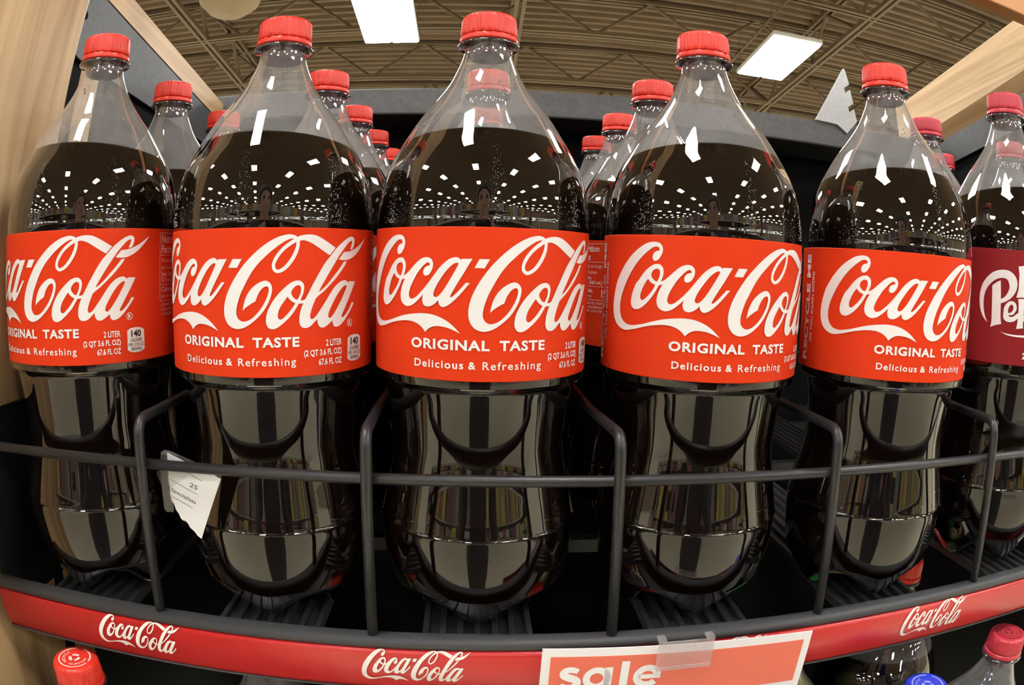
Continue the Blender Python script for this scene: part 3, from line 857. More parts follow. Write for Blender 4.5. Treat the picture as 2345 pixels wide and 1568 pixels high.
# ================================================================== BOTTLES
H = -BASE        # bottle-local z = shelf z + H
PROF_UP = [(0.0542, 0.096), (0.0546, 0.100), (0.0546, 0.135), (0.0547, 0.169), (0.0546, 0.174), (0.0541, 0.181), (0.0527, 0.190), (0.0503, 0.199), (0.0470, 0.2065), (0.0428, 0.2138), (0.0385, 0.2210), (0.0338, 0.2283),
           (0.0285, 0.2350), (0.0225, 0.2432), (0.0190, 0.2490), (0.0165, 0.2545), (0.0143, 0.2600), (0.0131, 0.2640), (0.0128, 0.2670)]
PROF_LO = [(0.0490, -0.0160), (0.0508, -0.0080), (0.0520, 0.002), (0.0526, 0.012), (0.0526, 0.0190), (0.0529, 0.0203), (0.0524, 0.0216), (0.0512, 0.028), (0.0495, 0.036), (0.0477, 0.045), (0.0464, 0.053), (0.0459, 0.0595), (0.0462, 0.067), (0.0470, 0.076), (0.0482, 0.085), (0.0500, 0.0935)]

def base_rings():
    """petal foot from the bottom centre out to the lower wall"""
    lobe = [(0.0, -0.017), (0.010, -0.0175), (0.020, -0.024), (0.028, -0.033), (0.0335, -0.0358), (0.0385, -0.0342), (0.0430, -0.0285), (0.0466, -0.0220)]
    val = [(0.0, -0.017), (0.010, -0.0170), (0.020, -0.0180), (0.028, -0.0190), (0.0345, -0.0195), (0.0395, -0.0195), (0.0440, -0.0195), (0.0474, -0.0185)]
    return catmull(lobe, 3)[:-1], catmull(val, 3)[:-1]

def bottle_profile(inset=0.0, low=True):
    lo, va = base_rings()
    body = catmull(PROF_LO, 4) + catmull(PROF_UP, 4)
    return lo, va, body

def build_wall(inset, top_z=None, seg=80):
    lo, va, body = bottle_profile()
    rings = list(zip(lo, va)) + [(b, b) for b in body]
    bm = bmesh.new()
    prev = None
    n0 = len(lo)
    c = bm.verts.new((0, 0, -0.017 + inset + H))
    for i, (a, b) in enumerate(rings):
        if i == 0:
            continue
        ring = []
        for k in range(seg):
            th = 2 * math.pi * k / seg
            w = (0.5 + 0.5 * math.cos(5 * th)) ** 0.8
            r = a[0] * w + b[0] * (1 - w)
            z = a[1] * w + b[1] * (1 - w)
            r = max(r - inset, 0.0005)
            if i < n0:
                z += inset
            ring.append(bm.verts.new((r * math.sin(th), -r * math.cos(th), z + H)))
        if prev is None:
            for k in range(seg):
                bm.faces.new((c, ring[(k + 1) % seg], ring[k]))
        else:
            for k in range(seg):
                bm.faces.new((prev[k], prev[(k + 1) % seg], ring[(k + 1) % seg], ring[k]))
        prev = ring
    return bm, prev

SURF = 0.2112      # height of the drink on the bottle's axis
def build_liquid(level):
    bm, top = build_wall(0.0007)
    no = Vector((0, math.sin(TAU), math.cos(TAU)))
    bmesh.ops.bisect_plane(bm, geom=bm.verts[:] + bm.edges[:] + bm.faces[:], plane_co=(0, 0, level + H), plane_no=no, clear_outer=True)
    ed = [e for e in bm.edges if e.is_boundary]
    bmesh.ops.edgeloop_fill(bm, edges=ed)
    return bm

def mk(name, bm, m, smooth=True):
    bmesh.ops.recalc_face_normals(bm, faces=bm.faces)
    me = bpy.data.meshes.new(name)
    bm.to_mesh(me); bm.free()
    me.materials.append(m)
    if smooth:
        me.shade_smooth()
    return me

bm, top = build_wall(0.0)
ME_WALL = mk('bottle_wall', bm, PET)
bm = build_liquid(SURF)
ME_COLA = mk('cola_fill', bm, COLA)
for p in ME_COLA.polygons:
    if len(p.vertices) > 8: p.use_smooth = False
# neck with support ring
bm = bmesh.new()
lathe(bm, [(0.0128, 0.2665 + H), (0.0128, 0.2682 + H), (0.0158, 0.2688 + H), (0.0166, 0.2694 + H), (0.0166, 0.2702 + H), (0.0156, 0.2710 + H), (0.0133, 0.2712 + H), (0.0133, 0.2740 + H)], 64)
ME_NECK = mk('neck_ring', bm, thin_clear('neck_pet', tint=(0.50, 0.48, 0.48), haze=0.04, boost=2.5))
# added knurled ring, its maroon painting the red cap's reflection in the neck
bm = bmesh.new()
def fn_knurl(i, r, z, a):
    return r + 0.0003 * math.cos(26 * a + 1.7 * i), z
lathe(bm, [(0.0104, 0.2632 + H), (0.0112, 0.2640 + H), (0.0114, 0.2655 + H), (0.0112, 0.2672 + H), (0.0114, 0.2690 + H), (0.0112, 0.2720 + H)], 104, fn_knurl)
ME_NECK_REFL = mk('neck_reflection', bm, mat('reflection_maroon', (0.10, 0.03, 0.04), 0.12, spec=0.9))
# cap: knurled skirt, tamper band
def cap_mesh(name, m):
    def fn(i, r, z, a):
        if 1 <= i <= 5:
            return r + 0.00022 * (1 if math.cos(60 * a) > 0 else -1), z
        return r, z
    bm = bmesh.new()
    lathe(bm, [(0.0148, 0.2752 + H), (0.01500, 0.2756 + H), (0.01495, 0.2780 + H), (0.0148, 0.2815 + H), (0.0147, 0.2840 + H), (0.0143, 0.2858 + H), (0.0135, 0.2868 + H), (0.0118, 0.2872 + H), (0.0003, 0.2873 + H)], 240, fn, close_bottom=True, close_top=True)
    return mk(name, bm, m)
def band_mesh(name, m):
    bm = bmesh.new()
    def fn(i, r, z, a):
        if i == 4:
            return r, z - (0.0005 if math.cos(20 * a) > 0.2 else 0)
        return r, z
    lathe(bm, [(0.0138, 0.2714 + H), (0.0155, 0.2714 + H), (0.0157, 0.2722 + H), (0.0155, 0.2738 + H), (0.0152, 0.2748 + H), (0.0140, 0.2750 + H)], 120, fn)
    return mk(name, bm, m)
ME_CAP = {k: cap_mesh('cap', m) for k, m in (('red', CAP_RED), ('wine', CAP_WINE), ('blue', CAP_BLUE), ('green', CAP_GREEN))}
ME_BAND = {k: band_mesh('tamper_band', m) for k, m in (('red', CAP_RED), ('wine', CAP_WINE), ('blue', CAP_BLUE), ('green', CAP_GREEN))}

# label sleeve
def label_mesh(name, m, z0, z1, rt=0.0550, rb=0.0547):
    bm = bmesh.new()
    lathe(bm, [(rb - 0.0006, z0 + 0.0001 + H), (rb - 0.00005, z0 + H), (rb, z0 + 0.0003 + H), (rb, z0 + 0.0008 + H), ((rt + rb) / 2, (z0 + z1) / 2 + H), (rt, z1 - 0.0008 + H), (rt, z1 - 0.0003 + H), (rt - 0.00005, z1 + H), (rt - 0.0006, z1 - 0.0001 + H)], 96)
    return mk(name, bm, m)
ME_LABEL = label_mesh('label', LABEL_RED, 0.1000, 0.1690)
ME_LABEL_W = label_mesh('label', LABEL_WINE, 0.1022, 0.1738)
ZM = 0.1345 + H
RA = 0.05518
ME_LOGO = wrap_mesh('script_logo', LOGO2D, RA, ZM, WHITE)
def T(body, x0, x1, y0, y1, bold=0.02, space=1.0, r90=False):
    return fit(text2d(body, bold, space), x0, x1, y0, y1, r90)
def ringpoly(cx, cy, ro, ri, n=28):
    return fill2d([[(cx + ro * math.cos(2 * math.pi * k / n), cy + ro * math.sin(2 * math.pi * k / n)) for k in range(n)],
                   [(cx + ri * math.cos(2 * math.pi * k / n), cy + ri * math.sin(2 * math.pi * k / n)) for k in range(n)]])
ME_TEXT = wrap_mesh('lettering', merge2d([
    T('ORIGINAL', -33.7, 4.2, -20.5, -15.7, 0.035, 1.12), T('TASTE', 8.6, 30.9, -20.4, -15.7, 0.035, 1.12),
    T('Delicious', -31.7, -7.4, -28.9, -25.3, 0.02, 1.2), T('&', -5.2, -1.8, -28.9, -25.5, 0.025), T('Refreshing', 1.2, 29.1, -30.1, -25.3, 0.010, 1.2),
    T('2 LITER', 44.8, 54.4, -20.9, -17.8, 0.025), T('(2 QT 3.6 FL OZ)', 33.1, 54.4, -26.0, -22.2, 0.025), T('67.6 FL OZ', 40.7, 54.4, -29.8, -26.7, 0.025),
    ringpoly(60.2, -10.8, 1.95, 1.62), T('R', 59.4, 61.2, -11.9, -9.7, 0.04)]), RA, ZM, WHITE)
ME_RECYCLE = wrap_mesh('recycle_lettering', merge2d([
    T('RECYCLE ME', -90.0, -84.2, -30.5, 30.5, 0.045, 1.05, True), T('SEE YOU AGAIN SOON!', -82.0, -79.2, -19.5, 20.5, 0.015, 1.0, True)]), RA, ZM, WHITE)
def rrect(x0, x1, y0, y1, r, n=6):
    P = []
    for cx, cy, a0 in ((x1 - r, y1 - r, 0), (x0 + r, y1 - r, 90), (x0 + r, y0 + r, 180), (x1 - r, y0 + r, 270)):
        for k in range(n + 1):
            a = math.radians(a0 + 90 * k / n)
            P.append((cx + r * math.cos(a), cy + r * math.sin(a)))
    return P
badge = [(58.5, -18.3), (58.5, -28.4), (60.6, -29.6), (64, -29.9), (67.4, -29.6), (69.5, -28.4), (69.5, -18.3), (67.4, -17.1), (64, -16.8), (60.6, -17.1)]
ME_BADGE = wrap_mesh('calorie_badge', fill2d([badge]), RA, ZM, WHITE)
ME_BADGE_T = wrap_mesh('calorie_lettering', merge2d([T('140', 60.9, 67.2, -21.8, -18.2, 0.03), T('CALORIES', 60.2, 67.9, -24.2, -22.5, 0.015), T('PER 12 FL OZ', 59.1, 69.0, -26.6, -24.9, 0.01), T('SERVING', 60.5, 67.5, -28.9, -27.2, 0.015)]), RA + 0.00012, ZM, INK)
def hline(x0, x1, y, w=0.35):
    return ([(x0, y - w / 2), (x1, y - w / 2), (x1, y + w / 2), (x0, y + w / 2)], [(0, 1, 2, 3)])
def vline(x, y0, y1, w=0.35):
    return ([(x - w / 2, y0), (x + w / 2, y0), (x + w / 2, y1), (x - w / 2, y1)], [(0, 1, 2, 3)])
ME_NUTR = wrap_mesh('nutrition_panel', merge2d([
    hline(83, 121, 32.3), hline(83, 121, -4.4), vline(83, -4.4, 32.3), vline(121, -4.4, 32.3), hline(83, 121, 20.3, 0.3), hline(83, 121, 4.4, 0.3),
    T('Nutrition', 84.5, 104.5, 26.9, 31.3, 0.035), T('Facts', 84.5, 96.2, 21.4, 25.8, 0.035), T('About 6 servings', 84.5, 107, 15.8, 18.9, 0.0), T('per container', 84.5, 103, 11.8, 14.8, 0.0),
    T('Serv. Size', 84.5, 97.5, 8.8, 11.4, 0.025), T('12 fl oz (360 mL)', 84.5, 107.5, 5.2, 8.2, 0.025), T('Calories', 84.5, 99, 0.3, 3.3, 0.03), T('140', 107, 114, -2.4, 2.6, 0.03), T('per serving', 84.5, 98, -3.4, -0.9, 0.0),
    T('CARBONATED WATER, HIGH', 84, 120, -7.6, -5.8, 0.0), T('COLOR, PHOSPHORIC ACID', 84, 120, -10.2, -8.4, 0.0), T('CAFFEINE CONTENT: 34 mg', 84, 120, -12.8, -11.0, 0.0)]), RA, ZM, PINKISH)

# droplets inside the empty shoulder
def droplets(seed, n=46):
    rnd = random.Random(seed)
    bm = bmesh.new()
    pr = catmull(PROF_UP, 6)
    for i in range(n):
        z = rnd.uniform(0.218, 0.258)
        r = next(p[0] for p in pr if p[1] >= z) - 0.0005
        a = rnd.uniform(-1.5, 1.5)
        rad = rnd.choice((0.0003, 0.0003, 0.00045, 0.0005, 0.0008))
        bmesh.ops.create_icosphere(bm, subdivisions=2 if rad > 0.0006 else 1, radius=rad, matrix=Matrix.Translation((r * math.sin(a), -r * math.cos(a), z + H)))
    gm = MATS.get('droplet')
    if gm is None:
        gm = bpy.data.materials.new('droplet'); gm.use_nodes = True
        b = gm.node_tree.nodes['Principled BSDF']
        b.inputs['Transmission Weight'].default_value = 1.0
        b.inputs['IOR'].default_value = 1.33
        b.inputs['Roughness'].default_value = 0.0
        MATS['droplet'] = gm
    return mk('droplets', bm, gm)

ME_LIME = mk('lime_fill', build_liquid(0.248), SODA)
def sparkle_beads(seed):  # added shiny beads, imitating the sparkle of light along the mould lines
    rnd = random.Random(seed)
    bm = bmesh.new()
    pr = catmull(PROF_UP, 6)
    for a0 in (-0.92, 0.02 + 0.1 * rnd.random(), 0.93):
        for k in range(150):
            t = rnd.random() ** 1.8
            z = 0.1715 + t * 0.036
            r = next(p[0] for p in pr if p[1] >= z) + 0.00005
            a = a0 + rnd.gauss(0, 0.022 + 0.03 * (1 - t))
            bmesh.ops.create_icosphere(bm, subdivisions=1, radius=rnd.uniform(0.00010, 0.00022), matrix=Matrix.Translation((r * math.sin(a), -r * math.cos(a), z + H)))
    return mk('sparkle_beads', bm, mat('sparkle_bead', (0.75, 0.75, 0.75), 0.12, spec=1.0, metal=0.6))
def make_bottle(name, cap='red', kind='cola', drops=None):
    root = empty(name, Matrix.Identity(4))
    mobj('bottle_wall', ME_WALL, root)
    mobj('drink', ME_COLA if kind != 'lime' else ME_LIME, root)
    mobj('neck_ring', ME_NECK, root)
    mobj('neck_reflection', ME_NECK_REFL, root)
    c = mobj('cap', ME_CAP[cap], root)
    mobj('tamper_band', ME_BAND[cap], c)
    if kind == 'cola':
        lb = mobj('label', ME_LABEL, root)
        mobj('script_logo', ME_LOGO, lb)
        mobj('lettering', ME_TEXT, lb)
        mobj('recycle_lettering', ME_RECYCLE, lb)
        mobj('calorie_badge', ME_BADGE, lb)
        mobj('calorie_lettering', ME_BADGE_T, lb)
        mobj('nutrition_panel', ME_NUTR, lb)
    elif kind == 'wine':
        lb = mobj('label', ME_LABEL_W, root)
        mobj('lettering', ME_DRP, lb)
    if drops is not None:
        d = mobj('droplets', droplets(drops), root)
        d['kind'] = 'stuff'
        d = mobj('sparkle_beads', sparkle_beads(drops), root)
        d['kind'] = 'stuff'
    return root

def put(o, x, y, z=BASE, spin=0.0, dz=0.0, lean=0.0):
    o.matrix_world = M @ Matrix.Translation((x, y, z + dz)) @ Matrix.Rotation(spin, 4, 'Z')
    return o

# wine-red label artwork
drp = []
for outer, holes in (('crescent', ()), ('stem', ()), ('e', ('e_h',)), ('sw', ())):
    drp.append(fill2d([spline_poly(DRP[outer])] + [spline_poly(DRP[h]) for h in holes]))
drp += [fill2d([[(-37.6, 29.2), (-31.0, 30.6), (-24.5, 27.5), (-21.5, 20.5), (-23.5, 13.5), (-29, 10.6), (-38.2, 10.0), (-36.9, 15.0), (-36.7, 24.5)], [(-31.8, 26.6), (-28.5, 25.0), (-26.8, 20.5), (-28.4, 15.8), (-31.8, 14.4)]]),
        fill2d([spline_poly('-20,10c -20,22c -15.6,22c -15.4,20 -13,22 -10,22.4 -10.2,17.8 -13.5,18 -15.2,16 -15.4,10c')]),
        fill2d([spline_poly('-36.8,9.2c -31.8,9.6c -31.6,7.8 -28,9.8 -24.2,7.6 -23,2.4 -24.5,-3.0 -28,-5.2 -31.6,-4.0 -31.6,-8.6c -36.9,-9.4c -36.2,-4 -36.1,4'), spline_poly('-31.7,5.2 -29.4,5.6 -27.8,2.6 -28.6,-1.0 -31.6,-1.4')]),
        T('pper', -21.5, 8.0, -8.5, 8.8, 0.05), fill2d([spline_poly('-29.6,-14.4c -20,-14.6 -10,-13.8 4,-11.8c -10,-12.6 -20,-13.0 -29.6,-12.6c')]),
        T('2 LITER', -30.5, -14.5, -27.8, -23.8, 0.035)]
ME_DRP = wrap_mesh('lettering', merge2d(drp), RA, ZM, WHITE)

front = make_bottle('soda_bottle', drops=1)
front_labels = [
    'big red-labelled cola bottle standing against the wooden end panel',
    'big red-labelled cola bottle directly behind the torn white paper tag',
    'big red-labelled cola bottle between the two wire dividers that lean away from each other',
    'big red-labelled cola bottle above the sale sign, showing RECYCLE ME at its left edge',
    'big red-labelled cola bottle touching the wine-red labelled bottle']
XS = [-0.2291, -0.1127, 0.0, 0.1204, 0.2433]
YS = [-0.0041, 0.0004, 0.0023, 0.0034, -0.0023]
DZ = [0.0022, -0.0005, 0.0, 0.0003, 0.0010]
SPIN = [-0.120, -0.025, -0.012, 0.001, -0.102]      # radians, from where the hyphen faces
bots = []
for i in range(5):
    o = front if i == 0 else copy_tree(front)
    if i:
        for ch in o.children:
            if ch.name.startswith('droplets'):
                ch.data = droplets(10 + i, 60 if i in (1, 2) else 40)
            if ch.name.startswith('sparkle_beads'):
                ch.data = sparkle_beads(20 + i)
    put(o, XS[i], YS[i], spin=SPIN[i], dz=DZ[i])
    tag(o, front_labels[i], 'bottle', 'front row of cola bottles')
    bots.append(o)

plain = make_bottle('soda_bottle')
back_spots = []
for li, x, rows in ((0, -0.2345, (0.110, 0.222)), (1, -0.1120, (0.115, 0.230, 0.345, 0.460)), (2, 0.002, (0.118, 0.233, 0.348)), (3, 0.1200, (0.115, 0.230, 0.345))):
    for ri, y in enumerate(rows):
        back_spots.append((li, ri, x, y))
ordn = ['second', 'third', 'fourth', 'fifth']
lane_txt = ['the wooden end panel', 'the bottle with the torn paper tag', 'the middle front bottle', 'the bottle above the sale sign', 'the bottle touching the wine-red one']
first = True
for li, ri, x, y in back_spots:
    o = plain if first else copy_tree(plain)
    first = False
    sp = {(3, 0): -2.81, (2, 0): -1.3, (0, 0): 0.6, (1, 0): 1.9}.get((li, ri), random.uniform(-3, 3))
    put(o, x, y, spin=sp, dz=random.uniform(-0.0005, 0.001))
    tag(o, 'red-capped cola bottle, %s in the file behind %s' % (ordn[ri], lane_txt[li]) if li else 'red-capped cola bottle, %s in the file beside the wooden end panel' % ordn[ri], 'bottle', 'cola bottles waiting behind')

# wine-red bottles on the right
wine = make_bottle('soda_bottle', cap='wine', kind='wine')
for k, (x, y, lb) in enumerate(((0.372, 0.010, 'clear-necked bottle with wine-red label next to the last cola bottle'),
                                (0.380, 0.126, 'dark-red-capped bottle second in the file behind the wine-red labelled bottle'),
                                (0.500, 0.130, 'dark-red-capped bottle seen through the neck of the wine-red labelled bottle'),
                                (0.500, 0.246, 'dark-red-capped bottle deep under the broad wooden board'))):
    o = wine if k == 0 else copy_tree(wine)
    o.matrix_world = M @ Matrix.Translation((x, y, BASE)) @ Matrix.Rotation(0.0 if k == 0 else random.uniform(-.6, .6), 4, 'Z') @ Matrix.Scale(1.035, 4, (0, 0, 1))
    tag(o, lb, 'bottle', 'wine-red labelled bottles')

# ---- torn paper tag in its clear sleeve, hanging behind the fence rail
YT = -0.0565
ppts = [(-0.1541, 0.0612), (-0.1400, 0.0556), (-0.1288, 0.0516), (-0.1252, 0.0498), (-0.1399, 0.0167), (-0.1420, 0.0182), (-0.1432, 0.0202), (-0.1457, 0.0223), (-0.1466, 0.0244), (-0.1478, 0.0257), (-0.1490, 0.0258), (-0.1503, 0.0267), (-0.1513, 0.0294), (-0.1526, 0.0313), (-0.1534, 0.0345), (-0.1547, 0.0362), (-0.1550, 0.0400), (-0.1545, 0.0430), (-0.1549, 0.0460)]
cx0, cz0 = -0.145, 0.045
tg = empty('paper_tag', M @ Matrix.Translation((cx0, YT, cz0)))
tag(tg, 'torn white paper tag in a clear sleeve hooked on the wire rail', 'tag')
def tag_part(name, pts, material, y, thick=0.0003):
    v2, f2 = fill2d([pts])
    bm = bmesh.new()
    vs = [bm.verts.new((x - cx0, y, z - cz0)) for x, z in v2]
    for f in f2: bm.faces.new([vs[i] for i in f])
    g = bmesh.ops.extrude_face_region(bm, geom=bm.faces[:])
    for e in g['geom']:
        if isinstance(e, bmesh.types.BMVert): e.co.y += thick
    return bm_obj(name, bm, material, tg)
tag_part('paper', ppts, PAPER, 0.0)
tag_part('clear_sleeve', [(-0.1573, 0.0614), (-0.1550, 0.0628), (-0.1521, 0.0625), (-0.1382, 0.0578), (-0.1377, 0.0560), (-0.1440, 0.0500), (-0.1540, 0.0430), (-0.1535, 0.0310), (-0.1545, 0.0298), (-0.1555, 0.0304), (-0.1575, 0.0297), (-0.1592, 0.0312), (-0.1590, 0.0440), (-0.1612, 0.0499), (-0.1590, 0.0535)], CLEAR_TAG, -0.0008)
ln = []
for (x0, z0), (x1, z1) in (((-0.1429, 0.0517), (-0.1357, 0.0480)), ((-0.1540, 0.0476), (-0.1390, 0.0407)), ((-0.1541, 0.0385), (-0.1427, 0.0333))):
    ln.append(ribbon([(x0, z0), ((x0 + x1) / 2, (z0 + z1) / 2), (x1, z1)], 0.00028, 2))
def rot_text(body, x, z, w, h, ang, bold=0.0):
    V, F = fit(text2d(body, bold), 0, w, 0, h)
    c, s = math.cos(ang), math.sin(ang)
    return [(x + a * c - b * s, z + a * s + b * c) for a, b in V], F
ln.append(rot_text('Specialists', -0.1545, 0.0410, 0.0148, 0.0024, -0.43, 0.01))
ln.append(rot_text('25', -0.1432, 0.0446, 0.0045, 0.0024, -0.38, 0.01))
tv, tf = merge2d(ln)
me = bpy.data.meshes.new('tag_print')
me.from_pydata([(x - cx0, -0.00012, z - cz0) for x, z in tv], [], tf); me.update()
me.materials.append(mat('tag_ink', (0.10, 0.10, 0.10), 0.6))
mobj('tag_print', me, tg)

# ---- sale sign on its clear clip
ang = math.atan2(-0.0041, 0.1452)
SG = M @ Matrix.Translation((0.0305, -0.0755, -0.0257)) @ Matrix.Rotation(-ang, 4, 'Y')
sg = empty('sale_sign', SG)
tag(sg, 'white-bordered red sale sign clipped over the red shelf strip', 'sign')
box('card', (0, 0, -0.0368), (0.1453, 0.0006, 0.0), mat('sign_white', (0.92, 0.91, 0.89), 0.45), sg)
box('red_panel', (0.0044, -0.0002, -0.0322), (0.1409, 0.0002, -0.0048), SALE_RED, sg)
def circ(cx, cy, r, a0=0, a1=360, n=20):
    return [(cx + r * math.cos(math.radians(a0 + (a1 - a0) * k / n)), cy + r * math.sin(math.radians(a0 + (a1 - a0) * k / n))) for k in range(n + 1)]
sale = []
wst = 3.9
sale.append(ribbon([(18.6, -14.0), (16.4, -13.0), (13.6, -12.9), (11.6, -14.4), (12.0, -16.6), (15.0, -18.0), (17.9, -19.4), (18.5, -21.6), (16.6, -23.6), (13.4, -23.9), (10.2, -22.6)], [3.0, 3.5, 3.7, 3.9, 4.2, 4.6, 4.2, 3.9, 3.7, 3.5, 3.0], 5))
sale.append(fill2d([circ(28.4, -18.6, 7.2)[:-1], circ(28.2, -18.6, 3.4)[:-1]]))
sale.append(([(32.0, -25.6), (36.0, -25.6), (36.0, -11.7), (32.0, -11.7)], [(0, 1, 2, 3)]))
sale.append(([(40.0, -25.6), (44.2, -25.6), (44.2, -8.3), (40.0, -8.3)], [(0, 1, 2, 3)]))
sale.append(ribbon(circ(54.2, -18.6, 5.35, 8, 322, 14), 3.9, 3))
sale.append(([(49.4, -20.1), (61.2, -20.1), (61.2, -17.3), (49.4, -17.3)], [(0, 1, 2, 3)]))
sv, sf = merge2d(sale)
me = bpy.data.meshes.new('sale_lettering')
me.from_pydata([(x / 1000, -0.0004, z / 1000) for x, z in sv], [], sf); me.update()
me.materials.append(mat('sign_white', (0.92, 0.91, 0.89), 0.45))
mobj('sale_lettering', me, sg)
cl = empty('sign_clip', M @ Matrix.Translation((0.1015, -0.0775, -0.032)))
tag(cl, 'clear plastic clip gripping the top of the sale sign', 'clip')
CLIPM = thin_clear('clip_plastic', tint=(0.97, 0.94, 0.95), rough=0.15, haze=0.22, boost=1.2)
def lp(name, lo, hi, bev=0.0006):
    return box(name, (lo[0] - 0.1015, lo[1] + 0.0775, lo[2] + 0.032), (hi[0] - 0.1015, hi[1] + 0.0775, hi[2] + 0.032), CLIPM, cl, bev)
lp('clip_face', (0.0870, -0.0785, -0.0405), (0.1166, -0.0772, -0.0238))
lp('clip_tongue', (0.0903, -0.0738, -0.0300), (0.1096, -0.0728, -0.0268))
lp('clip_lip', (0.0876, -0.0796, -0.0408), (0.1162, -0.0783, -0.0386), 0.0003)
lp('clip_hook', (0.0870, -0.0785, -0.0240), (0.0912, -0.0728, -0.0225), 0.0003)
lp('clip_hook', (0.1124, -0.0785, -0.0244), (0.1166, -0.0728, -0.0229), 0.0003)

# ================================================================== LOWER SHELF
ZLOW = -0.062 - 0.3233          # foot height of the lower bottles
low = empty('lower_shelf', M @ Matrix.Translation((0, 0, ZLOW)))
tag(low, 'black lower shelf under the leaning display shelf', 'shelf')
box('deck', (-0.286, -0.16, -0.012), (0.60, 0.50, -0.0005), BLACK_FLAT, low)
box('front_lip', (-0.286, -0.168, -0.030), (0.60, -0.160, 0.006), BUMPER, low)
low_plain = copy_tree(plain)
low_wine = copy_tree(wine)
def print_on_cap(cap_obj, material):
    parts = []
    for body, r, h, a0, a1 in (('RECYCLE', 6.2, 2.0, 200, 100), ('WITH CAP ON', 6.2, 2.0, 330, 220)):
        V, F = fit(text2d(body, 0.02, 1.1), 0, 1, 0, h)
        NV = []
        for x, y in V:
            a = math.radians(a0 + (a1 - a0) * x)
            NV.append(((r + y) * math.cos(a), (r + y) * math.sin(a)))
        parts.append((NV, F))
    for k in range(3):
        parts.append(ribbon(circ(0, 0, 2.9, 120 * k + 12, 120 * k + 100, 8), 1.9, 2))
    parts.append(ribbon(circ(0, 0, 10.2, 60, 300, 40), 0.9, 2))
    parts.append(ribbon(circ(0, 0, 10.2, 310, 400, 20), 0.9, 2))
    V, F = merge2d(parts)
    bm = bmesh.new()
    vs = [bm.verts.new((x / 1000, y / 1000, 0.28745 + H)) for x, y in V]
    for f in F:
        try: bm.faces.new([vs[i] for i in f])
        except ValueError: pass
    for v in bm.verts: pass
    me = bpy.data.meshes.new('cap_print'); bm.to_mesh(me); bm.free(); me.materials.append(material)
    mobj('cap_print', me, cap_obj)
def cap_of(o): return [c for c in o.children if c.name.startswith('cap')][0]
low_spots = [
    ('cola', -0.2300, -0.078, 'red', 'cola bottle on the lower shelf whose printed red cap shows beside the wood', 0.0),
    ('cola', -0.1260, -0.022, 'red', 'dark cola bottle neck under the strip, second along the lower shelf', 0.004),
    ('cola', -0.0200, -0.026, 'red', 'dark cola bottle neck under the strip, third along the lower shelf', 0.004),
    ('cola', 0.0850, -0.030, 'red', 'dark cola bottle behind the sale sign on the lower shelf', 0.0),
    ('lime', 0.2110, 0.008, 'green', 'yellow-green soda bottle beside the sale sign on the lower shelf', -0.020),
    ('dark', 0.3250, 0.035, 'red', 'dark bottle behind the blue cap on the lower shelf', 0.010),
    ('dark', 0.2560, -0.100, 'blue', 'bottle with a printed blue cap on the lower shelf', -0.008),
    ('wine', 0.3560, -0.072, 'wine', 'bottle with a tall dull-red cap at the end of the lower shelf', -0.009),
]
for i, (kind, x, y, cap, lb, dz) in enumerate(low_spots):
    if kind == 'cola':
        o = make_bottle('soda_bottle', cap)
    elif kind == 'lime':
        o = make_bottle('soda_bottle', cap, 'lime')
    elif kind == 'dark':
        o = make_bottle('soda_bottle', cap, 'dark')
    else:
        o = make_bottle('soda_bottle', cap, 'wine')
    put(o, x, y, ZLOW, spin=random.uniform(-0.5, 0.5), dz=0.0)
    if dz:
        o.matrix_world = M @ Matrix.Translation((x, y, ZLOW)) @ Matrix.Scale(1 + dz / 0.3233, 4, (0, 0, 1))
    tag(o, lb, 'bottle', 'bottles on the lower shelf')
    if i == 0: print_on_cap(cap_of(o), PINKISH); o.matrix_world = o.matrix_world @ Matrix.Rotation(0.5, 4, 'Z')
    if i == 6: print_on_cap(cap_of(o), mat('print_pale_blue', (0.35, 0.42, 0.80), 0.4))
    if i == 7: print_on_cap(cap_of(o), mat('print_dark', (0.12, 0.02, 0.02), 0.5))
for root in (low_plain, low_wine):
    for ob in [root] + list(root.children_recursive):
        bpy.data.objects.remove(ob)

# ================================================================== ACROSS THE AISLE (mirrored in the bottles)
SHELF_G = mat('gondola_steel', (0.30, 0.29, 0.27), 0.5)
carton_cols = [('red', (0.20, 0.05, 0.045)), ('brown', (0.14, 0.095, 0.065)), ('yellow', (0.34, 0.27, 0.06)), ('white', (0.30, 0.28, 0.26)), ('grey', (0.13, 0.125, 0.125)), ('tan', (0.20, 0.15, 0.10)), ('plum', (0.12, 0.06, 0.07))]
YG = -3.1
gm = {}
def unit(x0, x1, idx):
    g = empty('gondola_unit', Matrix.Translation(((x0 + x1) / 2, YG, 0)))
    w = (x1 - x0) / 2
    box('back_board', (-w, -0.47, 0), (w, -0.45, 1.95), SHELF_G, g)
    box('plinth', (-w, -0.45, 0), (w, 0.0, 0.14), SHELF_G, g)
    for k, z in enumerate((0.50, 0.90, 1.30, 1.66)):
        box('shelf_board', (-w, -0.45, z), (w, -0.02, z + 0.025), SHELF_G, g)
    tag(g, 'grey shelving unit across the aisle, mirrored in the bottles', 'shelving', 'shelving across the aisle')
cart_me = {}
ux = -6.0
